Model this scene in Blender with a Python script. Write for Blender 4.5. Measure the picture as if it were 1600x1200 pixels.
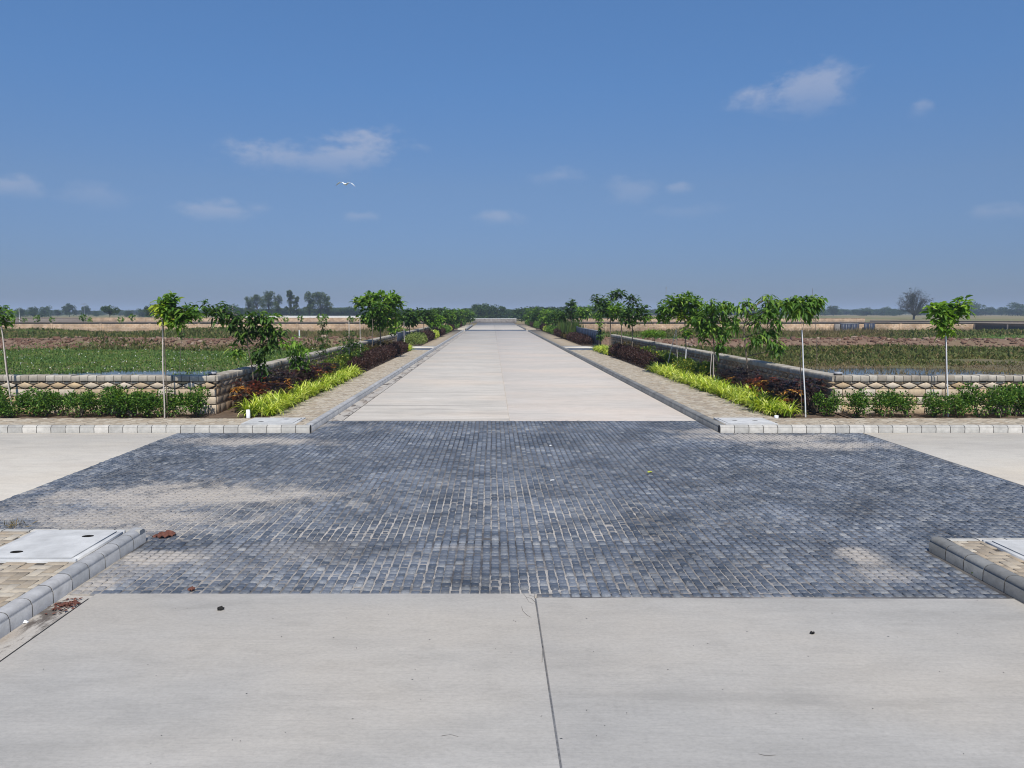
import bpy, math, random
import numpy as np
from mathutils import Vector
SC = bpy.context.scene
for o in list(bpy.data.objects): bpy.data.objects.remove(o)
random.seed(7)
RNG = np.random.default_rng(7)

# ------------------------------------------------------------------ camera, sky, sun, exposure
CAMH = 2.5
PITCH = math.atan2(112, 1200)
cam_d = bpy.data.cameras.new("camera")
cam = bpy.data.objects.new("camera", cam_d)
SC.collection.objects.link(cam)
cam.location = (0, 0, CAMH)
cam.rotation_euler = (math.pi / 2 - PITCH, 0, 0)
cam_d.sensor_width = 36; cam_d.lens = 27.0
cam_d.shift_x = 31 / 1600
cam_d.clip_end = 20000; cam_d.clip_start = 0.05
SC.camera = cam
SC.view_settings.view_transform = 'Standard'
try: SC.view_settings.look = 'None'
except Exception: pass
SC.view_settings.exposure = 0.0
SC.view_settings.gamma = 1.0
SC.view_settings.use_curve_mapping = False
SC.cycles.filter_width = 1.05

SUNV = Vector((0.07, -0.64, 1.0)).normalized()
SUN_EL = math.asin(SUNV.z)
SUN_AZ = math.atan2(SUNV.x, SUNV.y)
sd = bpy.data.lights.new("sun", 'SUN')
sd.energy = 4.7; sd.angle = math.radians(0.55); sd.color = (1.0, 0.948, 0.858)
sun = bpy.data.objects.new("sun", sd)
SC.collection.objects.link(sun)
sun.rotation_euler = SUNV.to_track_quat('Z', 'Y').to_euler()
sun.location = (20, -30, 60)


class NT:
    """small helper round a node tree"""
    def __init__(s, tree):
        s.t = tree
    def n(s, typ, **kw):
        nd = s.t.nodes.new(typ)
        for k, v in kw.items():
            if k.startswith('i_'):
                nd.inputs[k[2:].replace('_', ' ')].default_value = v
            else:
                setattr(nd, k, v)
        return nd
    def l(s, a, b):
        s.t.links.new(a, b)
    def math(s, op, a, b=None, clamp=False):
        m = s.n('ShaderNodeMath', operation=op); m.use_clamp = clamp
        for i, v in enumerate((a, b)):
            if v is None: continue
            if isinstance(v, (int, float)): m.inputs[i].default_value = v
            else: s.l(v, m.inputs[i])
        return m.outputs[0]
    def mix(s, f, a, b, mode='MIX'):
        m = s.n('ShaderNodeMix', data_type='RGBA', blend_type=mode)
        m.clamp_factor = True
        for i, v in ((0, f), (6, a), (7, b)):
            if isinstance(v, (int, float)): m.inputs[i].default_value = v
            elif isinstance(v, tuple): m.inputs[i].default_value = (*v[:3], 1)
            else: s.l(v, m.inputs[i])
        return m.outputs[2]
    def ramp(s, f, stops, interp='LINEAR'):
        r = s.n('ShaderNodeValToRGB'); cr = r.color_ramp; cr.interpolation = interp
        while len(cr.elements) < len(stops): cr.elements.new(0.5)
        for e, (p, c) in zip(cr.elements, stops):
            e.position = p
            e.color = (*c, 1) if isinstance(c, tuple) else (c, c, c, 1)
        s.l(f, r.inputs[0])
        return r.outputs[0]
    def noise(s, vec, scale, detail=4, rough=0.55, dist=0.0):
        n = s.n('ShaderNodeTexNoise')
        n.inputs['Scale'].default_value = scale; n.inputs['Detail'].default_value = detail
        n.inputs['Roughness'].default_value = rough; n.inputs['Distortion'].default_value = dist
        if vec is not None: s.l(vec, n.inputs['Vector'])
        return n.outputs[0]
    def mapping(s, vec, scale=(1, 1, 1), loc=(0, 0, 0), rot=(0, 0, 0)):
        m = s.n('ShaderNodeMapping')
        m.inputs['Scale'].default_value = scale; m.inputs['Location'].default_value = loc
        m.inputs['Rotation'].default_value = rot
        s.l(vec, m.inputs['Vector'])
        return m.outputs[0]
    def smooth(s, v, a, b):
        m = s.n('ShaderNodeMapRange', interpolation_type='SMOOTHSTEP')
        s.l(v, m.inputs['Value']); m.inputs['From Min'].default_value = a; m.inputs['From Max'].default_value = b
        return m.outputs['Result']
    def bump(s, h, strength, dist, normal=None):
        b = s.n('ShaderNodeBump'); b.inputs['Strength'].default_value = strength; b.inputs['Distance'].default_value = dist
        s.l(h, b.inputs['Height'])
        if normal is not None: s.l(normal, b.inputs['Normal'])
        return b.outputs[0]


def pix_dir(px, py):
    x = (px - 769) / 1200; y = -(py - 600) / 1200
    return Vector((x, math.cos(PITCH) + y * math.sin(PITCH), -math.sin(PITCH) + y * math.cos(PITCH))).normalized()


world = bpy.data.worlds.new("World"); SC.world = world
world.use_nodes = True
W = NT(world.node_tree)
world.node_tree.nodes.clear()
out = W.n('ShaderNodeOutputWorld'); bg = W.n('ShaderNodeBackground')
SKY_STRENGTH = 0.085
bg.inputs['Strength'].default_value = SKY_STRENGTH
sky = W.n('ShaderNodeTexSky', sky_type='NISHITA'); sky.sun_disc = False
sky.sun_elevation = SUN_EL; sky.sun_rotation = SUN_AZ
sky.air_density = 1.0; sky.dust_density = 0.6; sky.ozone_density = 2.0; sky.altitude = 200
tc = W.n('ShaderNodeTexCoord'); dirv = tc.outputs['Generated']
sep = W.n('ShaderNodeSeparateXYZ'); W.l(dirv, sep.inputs[0])
# the hazy season sky: same all round the compass, a function of height above the horizon only
tint = W.ramp(sep.outputs['Z'], [(0.0, (0.36, 0.46, 0.80)), (0.06, (0.43, 0.54, 0.85)), (0.156, (0.63, 0.75, 0.98)), (0.27, (0.70, 0.97, 1.27)), (0.38, (0.80, 1.14, 1.46)), (1.0, (0.8, 1.1, 1.4))])
skycol = W.mix(1.0, sky.outputs[0], tint, 'MULTIPLY')
# fair-weather clouds: soft ellipses on the sky sphere broken up by noise
nz = W.noise(W.mapping(dirv, (1, 1, 1.7)), 9.0, 7, 0.62, 0.3)
nf = W.noise(W.mapping(dirv, (1, 1, 2.2)), 30.0, 5, 0.6)
clouds = [  # px, py (where it stands in the sky), half width, half height (radians), opacity, flat base
    (1190, 150, .055, .026, .42), (1255, 140, .070, .034, .36), (1310, 125, .040, .024, .20),
    (435, 240, .062, .026, .38), (550, 236, .086, .034, .42), (500, 250, .105, .022, .28),
    (345, 330, .050, .014, .26), (405, 325, .026, .012, .16), (555, 338, .026, .008, .20),
    (780, 340, .032, .011, .24), (878, 275, .042, .013, .18), (985, 300, .040, .022, .15), (1058, 294, .018, .009, .20),
    (1438, 168, .016, .014, .22), (1570, 328, .035, .011, .18), (18, 290, .036, .014, .26), (150, 305, .045, .018, .12),
    (1080, 330, .06, .012, .08)]
# further clouds outside the frame, all round
rc = random.Random(3)
for k in range(16):
    az = rc.uniform(math.radians(50), math.radians(310)); el = rc.uniform(0.08, 0.5)
    v = Vector((math.sin(az) * math.cos(el), math.cos(az) * math.cos(el), math.sin(el)))
    clouds.append((v, None, rc.uniform(.03, .08), rc.uniform(.012, .03), rc.uniform(.12, .4)))
acc = None
for c in clouds:
    d0 = c[0] if c[1] is None else pix_dir(c[0], c[1])
    right = d0.cross(Vector((0, 0, 1))).normalized(); up = right.cross(d0).normalized()
    def dot(v):
        m = W.n('ShaderNodeVectorMath', operation='DOT_PRODUCT'); W.l(dirv, m.inputs[0]); m.inputs[1].default_value = v
        return m.outputs['Value']
    u = W.math('DIVIDE', dot(right), c[2]); w = W.math('DIVIDE', dot(up), c[3])
    f = W.math('GREATER_THAN', dot(d0), 0.5)
    # lower half flatter than the billowing top
    wl = W.math('MULTIPLY', W.math('MINIMUM', w, 0.0), 0.75)
    ws = W.math('ADD', W.math('MAXIMUM', w, 0.0), wl)
    r = W.math('SQRT', W.math('ADD', W.math('MULTIPLY', u, u), W.math('MULTIPLY', ws, ws)))
    body = W.math('SUBTRACT', 1.0, r)
    e = W.math('ADD', body, W.math('MULTIPLY', W.math('SUBTRACT', nz, 0.5), 2.6))
    e = W.math('ADD', e, W.math('MULTIPLY', W.math('SUBTRACT', nf, 0.5), 1.7))
    k = W.math('MULTIPLY', W.smooth(e, -0.05, 0.95), W.math('MULTIPLY', W.smooth(w, -1.3, 0.4), c[4] * 1.08))
    k = W.math('MULTIPLY', W.math('MULTIPLY', k, f), W.smooth(body, -0.5, 0.15))
    acc = k if acc is None else W.math('MAXIMUM', acc, k)
CLOUDC = tuple(v / SKY_STRENGTH for v in (0.56, 0.57, 0.65))
skycol = W.mix(acc, skycol, CLOUDC)
W.l(skycol, bg.inputs['Color']); W.l(bg.outputs[0], out.inputs['Surface'])


# ------------------------------------------------------------------ mesh helpers
class Geo:
    def __init__(s):
        s.v = []; s.f = []; s.ls = []; s.r = []; s.nv = 0
    def add(s, V, F, R=None):
        """V (n,3); F (m,k) faces of equal size k; R per-face random"""
        V = np.asarray(V, float).reshape(-1, 3); F = np.asarray(F, int)
        s.v.append(V); s.f.append((F + s.nv))
        if R is None: R = np.full(len(F), random.random())
        elif np.isscalar(R): R = np.full(len(F), R)
        s.r.append(np.asarray(R, float)); s.nv += len(V)
    def mesh(s, name, mat, smooth=False):
        me = bpy.data.meshes.new(name)
        V = np.concatenate(s.v)
        loops = np.concatenate([f.ravel() for f in s.f])
        tot = np.concatenate([np.full(len(f), f.shape[1]) for f in s.f])
        start = np.concatenate([[0], np.cumsum(tot)[:-1]])
        me.vertices.add(len(V)); me.vertices.foreach_set('co', V.ravel().astype(np.float32))
        me.loops.add(len(loops)); me.loops.foreach_set('vertex_index', loops.astype(np.int32))
        me.polygons.add(len(tot)); me.polygons.foreach_set('loop_start', start.astype(np.int32))
        me.update(calc_edges=True); me.validate()
        a = me.attributes.new('rnd', 'FLOAT', 'FACE')
        R = np.concatenate(s.r)
        if len(a.data) == len(R): a.data.foreach_set('value', R.astype(np.float32))
        if smooth: me.polygons.foreach_set('use_smooth', np.ones(len(me.polygons), bool))
        if mat: me.materials.append(mat)
        return me
    def box(s, x0, x1, y0, y1, z0, z1, R=None, bottom=True):
        V = [(x0, y0, z0), (x1, y0, z0), (x1, y1, z0), (x0, y1, z0), (x0, y0, z1), (x1, y0, z1), (x1, y1, z1), (x0, y1, z1)]
        F = [(4, 5, 6, 7), (0, 1, 5, 4), (1, 2, 6, 5), (2, 3, 7, 6), (3, 0, 4, 7)]
        if bottom: F.append((3, 2, 1, 0))
        s.add(V, F, R)
    def bbox(s, x0, x1, y0, y1, z0, z1, b=0.006, R=None):
        """box with a chamfered top edge"""
        V = [(x0, y0, z0), (x1, y0, z0), (x1, y1, z0), (x0, y1, z0),
             (x0, y0, z1 - b), (x1, y0, z1 - b), (x1, y1, z1 - b), (x0, y1, z1 - b),
             (x0 + b, y0 + b, z1), (x1 - b, y0 + b, z1), (x1 - b, y1 - b, z1), (x0 + b, y1 - b, z1)]
        F = [(8, 9, 10, 11)]
        for i in range(4):
            j = (i + 1) % 4
            F += [(i, j, 4 + j, 4 + i), (4 + i, 4 + j, 8 + j, 8 + i)]
        s.add(V, F, R)
    def prism(s, prof, L, axis='x', off=(0, 0, 0), R=None):
        """closed profile of (a, z) extruded along an axis by L"""
        n = len(prof)
        if axis == 'x': V = [(off[0], off[1] + a, off[2] + z) for a, z in prof] + [(off[0] + L, off[1] + a, off[2] + z) for a, z in prof]
        else: V = [(off[0] + a, off[1], off[2] + z) for a, z in prof] + [(off[0] + a, off[1] + L, off[2] + z) for a, z in prof]
        R = random.random() if R is None else R
        s.add(V, [(i, (i + 1) % n, n + (i + 1) % n, n + i) for i in range(n)], R)
        s.r[-1][:] = R
        s.add(V[:n], [tuple(range(n - 1, -1, -1))], R); s.add(V[n:], [tuple(range(n))], R)
    def tube(s, pts, radii, seg=6, R=None):
        P = [Vector(p) for p in pts]; V = []
        for i, p in enumerate(P):
            d = (P[min(i + 1, len(P) - 1)] - P[max(i - 1, 0)])
            if d.length < 1e-6: d = Vector((0, 0, 1))
            d.normalize()
            a = d.cross(Vector((0, 1, 0.01)))
            if a.length < 1e-3: a = d.cross(Vector((1, 0, 0)))
            a.normalize(); b = d.cross(a)
            for k in range(seg):
                t = 2 * math.pi * k / seg
                V.append(tuple(p + (a * math.cos(t) + b * math.sin(t)) * radii[i]))
        F = []
        for i in range(len(P) - 1):
            for k in range(seg):
                k2 = (k + 1) % seg
                F.append((i * seg + k, i * seg + k2, (i + 1) * seg + k2, (i + 1) * seg + k))
        s.add(V, F, R)
        m = (len(P) - 1) * seg
        s.add(V[m:], [tuple(range(seg))], R)
    def leaves(s, P, D, U, L, Wd, R, fold=0.25):
        """many kite leaves at once, folded along the midrib"""
        n = len(P)
        D = D / (np.linalg.norm(D, axis=1, keepdims=True) + 1e-9)
        S = np.cross(D, U); S /= (np.linalg.norm(S, axis=1, keepdims=True) + 1e-9)
        N = np.cross(S, D)
        L = np.broadcast_to(L, (n,))[:, None]; Wd = np.broadcast_to(Wd, (n,))[:, None]
        v0 = P; v2 = P + D * L
        m = P + D * L * 0.42
        v1 = m + S * Wd / 2 + N * Wd * fold; v3 = m - S * Wd / 2 + N * Wd * fold
        V = np.stack([v0, v1, v2, v3], 1).reshape(-1, 3)
        i = np.arange(n)[:, None] * 4
        F = np.concatenate([i + [0, 1, 2], i + [0, 2, 3]])
        s.add(V, F, np.concatenate([R, R]))
    def leaves8(s, P, D, U, L, Wd, R, fold=0.18, droop=0.25):
        """larger leaves with a curved blade, six faces each"""
        n = len(P)
        D = D / (np.linalg.norm(D, axis=1, keepdims=True) + 1e-9)
        S = np.cross(D, U); S /= (np.linalg.norm(S, axis=1, keepdims=True) + 1e-9)
        N = np.cross(S, D)
        L = np.broadcast_to(L, (n,))[:, None]; Wd = np.broadcast_to(Wd, (n,))[:, None]
        g = np.array([0, 0, -1.0])
        def at(t): return P + D * L * t + g * L * droop * t * t
        a, b, t = at(0.32), at(0.68), at(1.0)
        V = np.stack([P, a + S * Wd * .46 + N * Wd * fold, a, a - S * Wd * .46 + N * Wd * fold,
                      b + S * Wd * .38 + N * Wd * fold, b, b - S * Wd * .38 + N * Wd * fold, t], 1).reshape(-1, 3)
        i = np.arange(n)[:, None] * 8
        F3 = np.concatenate([i + [0, 1, 2], i + [0, 2, 3], i + [4, 7, 5], i + [5, 7, 6]])
        F4 = np.concatenate([i + [1, 4, 5, 2], i + [2, 5, 6, 3]])
        base = s.nv
        s.add(V, F3, np.concatenate([R] * 4))
        s.f.append(F4 + base); s.r.append(np.concatenate([R] * 2))


def link(name, me, parent=None, loc=(0, 0, 0), rot=(0, 0, 0), scale=(1, 1, 1)):
    o = bpy.data.objects.new(name, me); SC.collection.objects.link(o)
    o.location = loc; o.rotation_euler = rot; o.scale = scale
    if parent: o.parent = parent
    return o
def empty(name, loc=(0, 0, 0), rot=0):
    o = bpy.data.objects.new(name, None); SC.collection.objects.link(o)
    o.location = loc; o.rotation_euler = (0, 0, rot); o.empty_display_size = 0.2
    return o
def tag(o, label, cat, group=None):
    o['label'] = label; o['category'] = cat
    if group: o['group'] = group
    return o
def kind(o, k): o['kind'] = k; return o
def struct(name, geo, mat, smooth=False, label=None):
    o = link(name, geo.mesh(name, mat, smooth)); o['kind'] = 'structure'
    if label: o['label'] = label
    return o
def copy_tree(o, parent=None):
    c = o.copy(); SC.collection.objects.link(c)
    if parent: c.parent = parent
    for ch in list(o.children): copy_tree(ch, c)
    return c
def at(px, py, Y):
    """world point at depth Y seen in direction px, py of the photograph"""
    d = pix_dir(px, py); t = Y / d.y
    return Vector((d.x * t, Y, CAMH + d.z * t))
def rv(n): return RNG.random(n)
ORD = 'first second third fourth fifth sixth seventh eighth ninth tenth eleventh twelfth thirteenth fourteenth fifteenth sixteenth seventeenth eighteenth nineteenth twentieth'.split()
def ordn(k):
    """0 -> first, 24 -> twenty-fifth"""
    if k < 20: return ORD[k]
    t_, u_ = divmod(k + 1, 10); T_ = {2: 'twent', 3: 'thirt', 4: 'fort', 5: 'fift', 6: 'sixt', 7: 'sevent', 8: 'eight', 9: 'ninet'}[t_]
    return T_ + 'ieth' if u_ == 0 else T_ + 'y-' + ORD[u_ - 1]
def unit(n):
    v = RNG.normal(size=(n, 3)); return v / np.linalg.norm(v, axis=1, keepdims=True)


# ------------------------------------------------------------------ materials
def new_mat(name):
    m = bpy.data.materials.new(name); m.use_nodes = True
    m.node_tree.nodes.clear()
    t = NT(m.node_tree)
    o = t.n('ShaderNodeOutputMaterial'); p = t.n('ShaderNodeBsdfPrincipled')
    t.l(p.outputs[0], o.inputs['Surface'])
    return m, t, p, o
def pos(t): return t.n('ShaderNodeNewGeometry').outputs['Position']
def rnd_val(t):
    a = t.n('ShaderNodeAttribute', attribute_name='rnd').outputs['Fac']
    b = t.n('ShaderNodeObjectInfo').outputs['Random']
    return t.math('FRACT', t.math('ADD', a, b))

def concrete_mat(name, lo, hi, warm, broom=0.5, stain=0.3, seed=0.0, sth=0.55):
    m, t, p, o = new_mat(name)
    P = pos(t)
    big = t.noise(t.mapping(P, (0.35, 0.9, 1), (seed, seed, 0)), 0.55, 5, 0.6)
    mid = t.noise(t.mapping(P, (0.5, 2.2, 1), (seed + 9, 3, 0)), 1.6, 5, 0.6, 0.4)
    str_ = t.noise(t.mapping(P, (2.6, 75, 1), (3, seed, 0)), 1.0, 5, 0.72)
    fine = t.noise(P, 160, 3, 0.7)
    c = t.ramp(t.math('ADD', t.math('MULTIPLY', big, 0.6), t.math('MULTIPLY', mid, 0.4)), [(0.40, lo), (0.62, hi)])
    wz = t.smooth(t.noise(t.mapping(P, (0.5, 0.8, 1), (seed + 31, 12, 0)), 0.45, 4, 0.5), 0.42, 0.72)
    c = t.mix(t.math('MULTIPLY', wz, 0.75), c, warm)
    pore = t.noise(t.mapping(P, (1, 1.6, 1)), 26, 8, 0.78)
    c = t.mix(0.8, c, t.ramp(pore, [(0.30, 0.80), (0.5, 1.0), (0.70, 1.13)]), 'MULTIPLY')
    cloud = t.noise(t.mapping(P, (0.8, 1.6, 1), (seed + 2, 5, 0)), 2.6, 6, 0.7, 0.5)
    c = t.mix(0.7, c, t.ramp(cloud, [(0.30, 0.86), (0.5, 1.0), (0.70, 1.08)]), 'MULTIPLY')
    c = t.mix(t.math('MULTIPLY', t.smooth(str_, 0.45, 0.75), broom * 0.55), c, tuple(v * 0.55 for v in lo))
    c = t.mix(t.math('MULTIPLY', t.smooth(fine, 0.55, 0.8), 0.25), c, tuple(v * 0.7 for v in lo))
    st = t.smooth(t.noise(t.mapping(P, (0.22, 1.3, 1), (seed + 5, seed * 2, 0)), 0.9, 6, 0.62, 0.8), sth, sth + .23)
    c = t.mix(t.math('MULTIPLY', st, stain), c, tuple(v * 0.5 for v in lo))
    t.l(c, p.inputs['Base Color']); p.inputs['Roughness'].default_value = 0.88
    p.inputs['Specular IOR Level'].default_value = 0.3
    h = t.math('ADD', t.math('MULTIPLY', str_, 0.7), t.math('MULTIPLY', fine, 0.3))
    t.l(t.bump(h, 0.35, 0.004), p.inputs['Normal'])
    return m

def silt_mat():
    m, t, p, o = new_mat('silted_gutter')
    P = pos(t)
    n = t.noise(t.mapping(P, (2.2, 0.9, 1)), 1.6, 6, 0.66, 0.7); f = t.noise(P, 60, 4, 0.7)
    c = t.mix(t.smooth(n, 0.50, 0.60), (0.40, 0.37, 0.33), (0.105, 0.088, 0.075))
    c = t.mix(t.smooth(t.noise(t.mapping(P, (1.5, 0.7, 1), (4, 2, 0)), 1.1, 5, 0.6), 0.5, 0.7), c, (0.30, 0.25, 0.20))
    c = t.mix(0.5, c, t.ramp(f, [(0.25, 0.6), (0.75, 1.3)]), 'MULTIPLY')
    t.l(c, p.inputs['Base Color']); p.inputs['Roughness'].default_value = 0.9
    t.l(t.bump(t.math('ADD', n, f), 0.4, 0.01), p.inputs['Normal'])
    return m

def stone_mat(name, stops, rough=0.9, noise_s=14, bump=0.5, dirt=0.35, dirtc=(0.09, 0.075, 0.06)):
    m, t, p, o = new_mat(name)
    P = pos(t); r = rnd_val(t)
    c = t.ramp(r, stops)
    n1 = t.noise(P, noise_s, 5, 0.65); n2 = t.noise(P, noise_s * 6, 3, 0.6)
    c = t.mix(0.55, c, t.ramp(n1, [(0.25, 0.55), (0.75, 1.25)]), 'MULTIPLY')
    d = t.smooth(t.noise(P, 2.2, 5, 0.7, 0.5), 0.52, 0.78)
    c = t.mix(t.math('MULTIPLY', d, dirt), c, dirtc)
    t.l(c, p.inputs['Base Color']); p.inputs['Roughness'].default_value = rough
    p.inputs['Specular IOR Level'].default_value = 0.25
    t.l(t.bump(t.math('ADD', n1, t.math('MULTIPLY', n2, 0.4)), bump, 0.012), p.inputs['Normal'])
    return m

def leaf_mat(name, stops, trans=0.35, rough=0.5, spec=0.3, gain=(1.25, 1.2, 1.0), patch=None):
    m, t, p, o = new_mat(name)
    r = rnd_val(t)
    n = t.noise(pos(t), 3.0, 2, 0.5)
    c = t.ramp(r, stops)
    c = t.mix(0.5, c, t.ramp(n, [(0.3, 0.72), (0.7, 1.25)]), 'MULTIPLY')
    if patch:
        pz = t.noise(t.mapping(pos(t), (0.6, 1.6, 1)), 0.16, 4, 0.6, 0.6)
        c = t.mix(t.smooth(pz, 0.42, 0.66), c, t.mix(1.0, c, patch, 'MULTIPLY'))
    c = t.mix(1.0, c, gain, 'MULTIPLY')
    t.l(c, p.inputs['Base Color']); p.inputs['Roughness'].default_value = rough
    p.inputs['Specular IOR Level'].default_value = spec
    tr = t.n('ShaderNodeBsdfTranslucent')
    t.l(t.mix(1.0, c, (1.25, 1.2, 0.6), 'MULTIPLY'), tr.inputs['Color'])
    mx = t.n('ShaderNodeMixShader'); mx.inputs[0].default_value = trans
    t.l(p.outputs[0], mx.inputs[1]); t.l(tr.outputs[0], mx.inputs[2])
    t.l(mx.outputs[0], o.inputs['Surface'])
    return m

def plain_mat(name, col, rough=0.7, var=0.25, scale=12, metal=0.0, spec=0.3):
    m, t, p, o = new_mat(name)
    n = t.noise(pos(t), scale, 4, 0.6)
    c = t.mix(1.0, col, t.ramp(n, [(0.25, 1 - var), (0.75, 1 + var)]), 'MULTIPLY')
    t.l(c, p.inputs['Base Color']); p.inputs['Roughness'].default_value = rough
    p.inputs['Metallic'].default_value = metal; p.inputs['Specular IOR Level'].default_value = spec
    t.l(t.bump(n, 0.25, 0.01), p.inputs['Normal'])
    return m

M = {}
M['near_concrete'] = concrete_mat('broomed_concrete', (0.425, 0.403, 0.366), (0.53, 0.50, 0.451), (0.555, 0.495, 0.412), 0.38, 0.30)
M['far_concrete'] = concrete_mat('road_concrete', (0.39, 0.365, 0.33), (0.485, 0.45, 0.405), (0.50, 0.435, 0.37), 0.3, 0.62, 4.0, .50)
M['far_concrete_clean'] = concrete_mat('road_concrete_clean', (0.41, 0.38, 0.345), (0.48, 0.44, 0.40), (0.50, 0.43, 0.37), 0.3, 0.25, 9.0)
M['cross_concrete'] = concrete_mat('pale_concrete', (0.50, 0.462, 0.405), (0.575, 0.535, 0.465), (0.58, 0.51, 0.41), 0.3, 0.22, 11.0)
M['gutter'] = silt_mat()
M['joint'] = plain_mat('joint_filler', (0.36, 0.34, 0.31), 0.9, 0.4, 30)
M['kerb'] = stone_mat('kerb_concrete', [(0, (0.35, 0.34, 0.315)), (0.5, (0.44, 0.425, 0.39)), (1, (0.51, 0.485, 0.44))], 0.85, 9, 0.25, 0.6, (0.20, 0.19, 0.18))
M['joint_dark'] = plain_mat('crack_dark', (0.16, 0.15, 0.14), 0.95, 0.4, 30)  # dark colour of the hairline cracks
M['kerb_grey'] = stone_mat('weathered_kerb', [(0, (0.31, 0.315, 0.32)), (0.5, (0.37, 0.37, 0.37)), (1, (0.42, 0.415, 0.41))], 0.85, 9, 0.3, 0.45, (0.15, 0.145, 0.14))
M['kerb_dark'] = stone_mat('stained_shaded_kerb', [(0, (0.17, 0.17, 0.165)), (0.5, (0.205, 0.205, 0.20)), (1, (0.24, 0.24, 0.23))], 0.85, 9, 0.3, 0.5, (0.09, 0.095, 0.08))  # right kerbs: stain plus the shade of their road face, both in the colour
M['mortar'] = plain_mat('dark_mortar', (0.07, 0.065, 0.06), 0.95, 0.4, 20)
M['white_concrete'] = stone_mat('white_concrete', [(0, (0.48, 0.48, 0.47)), (1, (0.54, 0.54, 0.53))], 0.8, 4, 0.2, 0.55, (0.42, 0.40, 0.37))
M['paver'] = stone_mat('paver_clay', [(0, (0.30, 0.25, 0.19)), (0.35, (0.40, 0.34, 0.26)), (0.7, (0.47, 0.42, 0.34)), (1, (0.36, 0.29, 0.21))], 0.9, 16, 0.35, 0.35, (0.19, 0.16, 0.12))
M['paver_joint'] = plain_mat('paver_joint_sand', (0.19, 0.16, 0.12), 0.95, 0.35, 30)
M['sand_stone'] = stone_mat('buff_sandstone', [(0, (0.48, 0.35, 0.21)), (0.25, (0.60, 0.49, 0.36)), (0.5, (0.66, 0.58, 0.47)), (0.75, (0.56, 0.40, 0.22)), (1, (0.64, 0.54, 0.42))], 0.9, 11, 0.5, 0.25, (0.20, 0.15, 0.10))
M['road_stone'] = stone_mat('shade_brown_sandstone', [(0, (0.25, 0.17, 0.105)), (0.25, (0.33, 0.25, 0.175)), (0.5, (0.38, 0.31, 0.235)), (0.75, (0.30, 0.205, 0.125)), (1, (0.36, 0.285, 0.21))], 0.92, 11, 0.5, 0.5, (0.11, 0.085, 0.06))  # darker copy of the buff sandstone: shade of the roadside walls put into the colour
M['coping'] = stone_mat('weathered_coping', [(0, (0.30, 0.26, 0.21)), (0.5, (0.40, 0.36, 0.30)), (1, (0.48, 0.44, 0.375))], 0.9, 9, 0.4, 0.55, (0.13, 0.115, 0.10))
M['wall_core'] = plain_mat('recessed_mortar', (0.085, 0.066, 0.05), 0.95, 0.3, 14)
M['dark_stone'] = stone_mat('dark_weathered_stone', [(0, (0.13, 0.11, 0.10)), (1, (0.20, 0.17, 0.15))], 0.95, 4, 0.4, 0.4)
M['soil'] = plain_mat('bed_soil', (0.115, 0.080, 0.055), 0.95, 0.45, 7)
M['bark'] = plain_mat('young_bark', (0.17, 0.135, 0.105), 0.9, 0.35, 22)
M['stake'] = plain_mat('pale_stake_wood', (0.56, 0.50, 0.44), 0.8, 0.2, 16)
M['white_paint'] = plain_mat('white_plastic', (0.74, 0.75, 0.76), 0.5, 0.06, 9)
M['gate'] = plain_mat('dark_blue_paint', (0.035, 0.045, 0.075), 0.5, 0.25, 3)
M['grey_wall'] = plain_mat('grey_render', (0.22, 0.20, 0.185), 0.9, 0.35, 2.0)
M['white_wall'] = plain_mat('whitewash', (0.66, 0.66, 0.64), 0.9, 0.12, 0.8)
M['steel'] = plain_mat('galvanised_steel', (0.30, 0.31, 0.33), 0.6, 0.15, 4, 0.3)
G = (0.052, 0.115, 0.022)
M['leaf_mid'] = leaf_mat('leaf_mid_green', [(0, (0.030, 0.080, 0.016)), (0.5, (0.065, 0.145, 0.026)), (0.85, (0.12, 0.22, 0.04)), (1, (0.22, 0.32, 0.07))], 0.42, 0.5, 0.3, (1.6, 1.5, 1.2))
M['leaf_dark'] = leaf_mat('leaf_dark_green', [(0, (0.022, 0.055, 0.016)), (0.6, (0.048, 0.108, 0.024)), (1, (0.10, 0.18, 0.036))], 0.35)
M['leaf_bright'] = leaf_mat('leaf_bright_green', [(0, (0.07, 0.16, 0.022)), (0.6, (0.13, 0.26, 0.035)), (1, (0.24, 0.38, 0.06))], 0.4)
M['leaf_yellow'] = leaf_mat('leaf_yellow_green', [(0, (0.20, 0.30, 0.035)), (0.6, (0.36, 0.46, 0.06)), (1, (0.52, 0.56, 0.12))], 0.4)
M['shrub_leaf'] = leaf_mat('shrub_leaf', [(0, (0.026, 0.075, 0.014)), (0.5, (0.060, 0.14, 0.024)), (0.85, (0.12, 0.23, 0.04)), (1, (0.24, 0.33, 0.08))], 0.3)
M['spider'] = leaf_mat('striped_blade', [(0, (0.12, 0.22, 0.022)), (0.4, (0.30, 0.385, 0.042)), (0.75, (0.47, 0.52, 0.10)), (0.92, (0.60, 0.64, 0.25)), (1, (0.72, 0.74, 0.42))], 0.35, 0.4, 0.3, (1.3, 1.3, 1.0))
M['croton_red'] = leaf_mat('croton_red_leaf', [(0, (0.030, 0.016, 0.016)), (0.45, (0.055, 0.020, 0.017)), (0.75, (0.15, 0.032, 0.022)), (0.92, (0.30, 0.075, 0.035)), (1, (0.42, 0.17, 0.09))], 0.25, 0.35)
M['croton_orange'] = leaf_mat('croton_orange_leaf', [(0, (0.035, 0.018, 0.012)), (0.45, (0.075, 0.030, 0.017)), (0.7, (0.24, 0.09, 0.022)), (0.9, (0.46, 0.24, 0.05)), (1, (0.58, 0.42, 0.14))], 0.25, 0.35)
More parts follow.
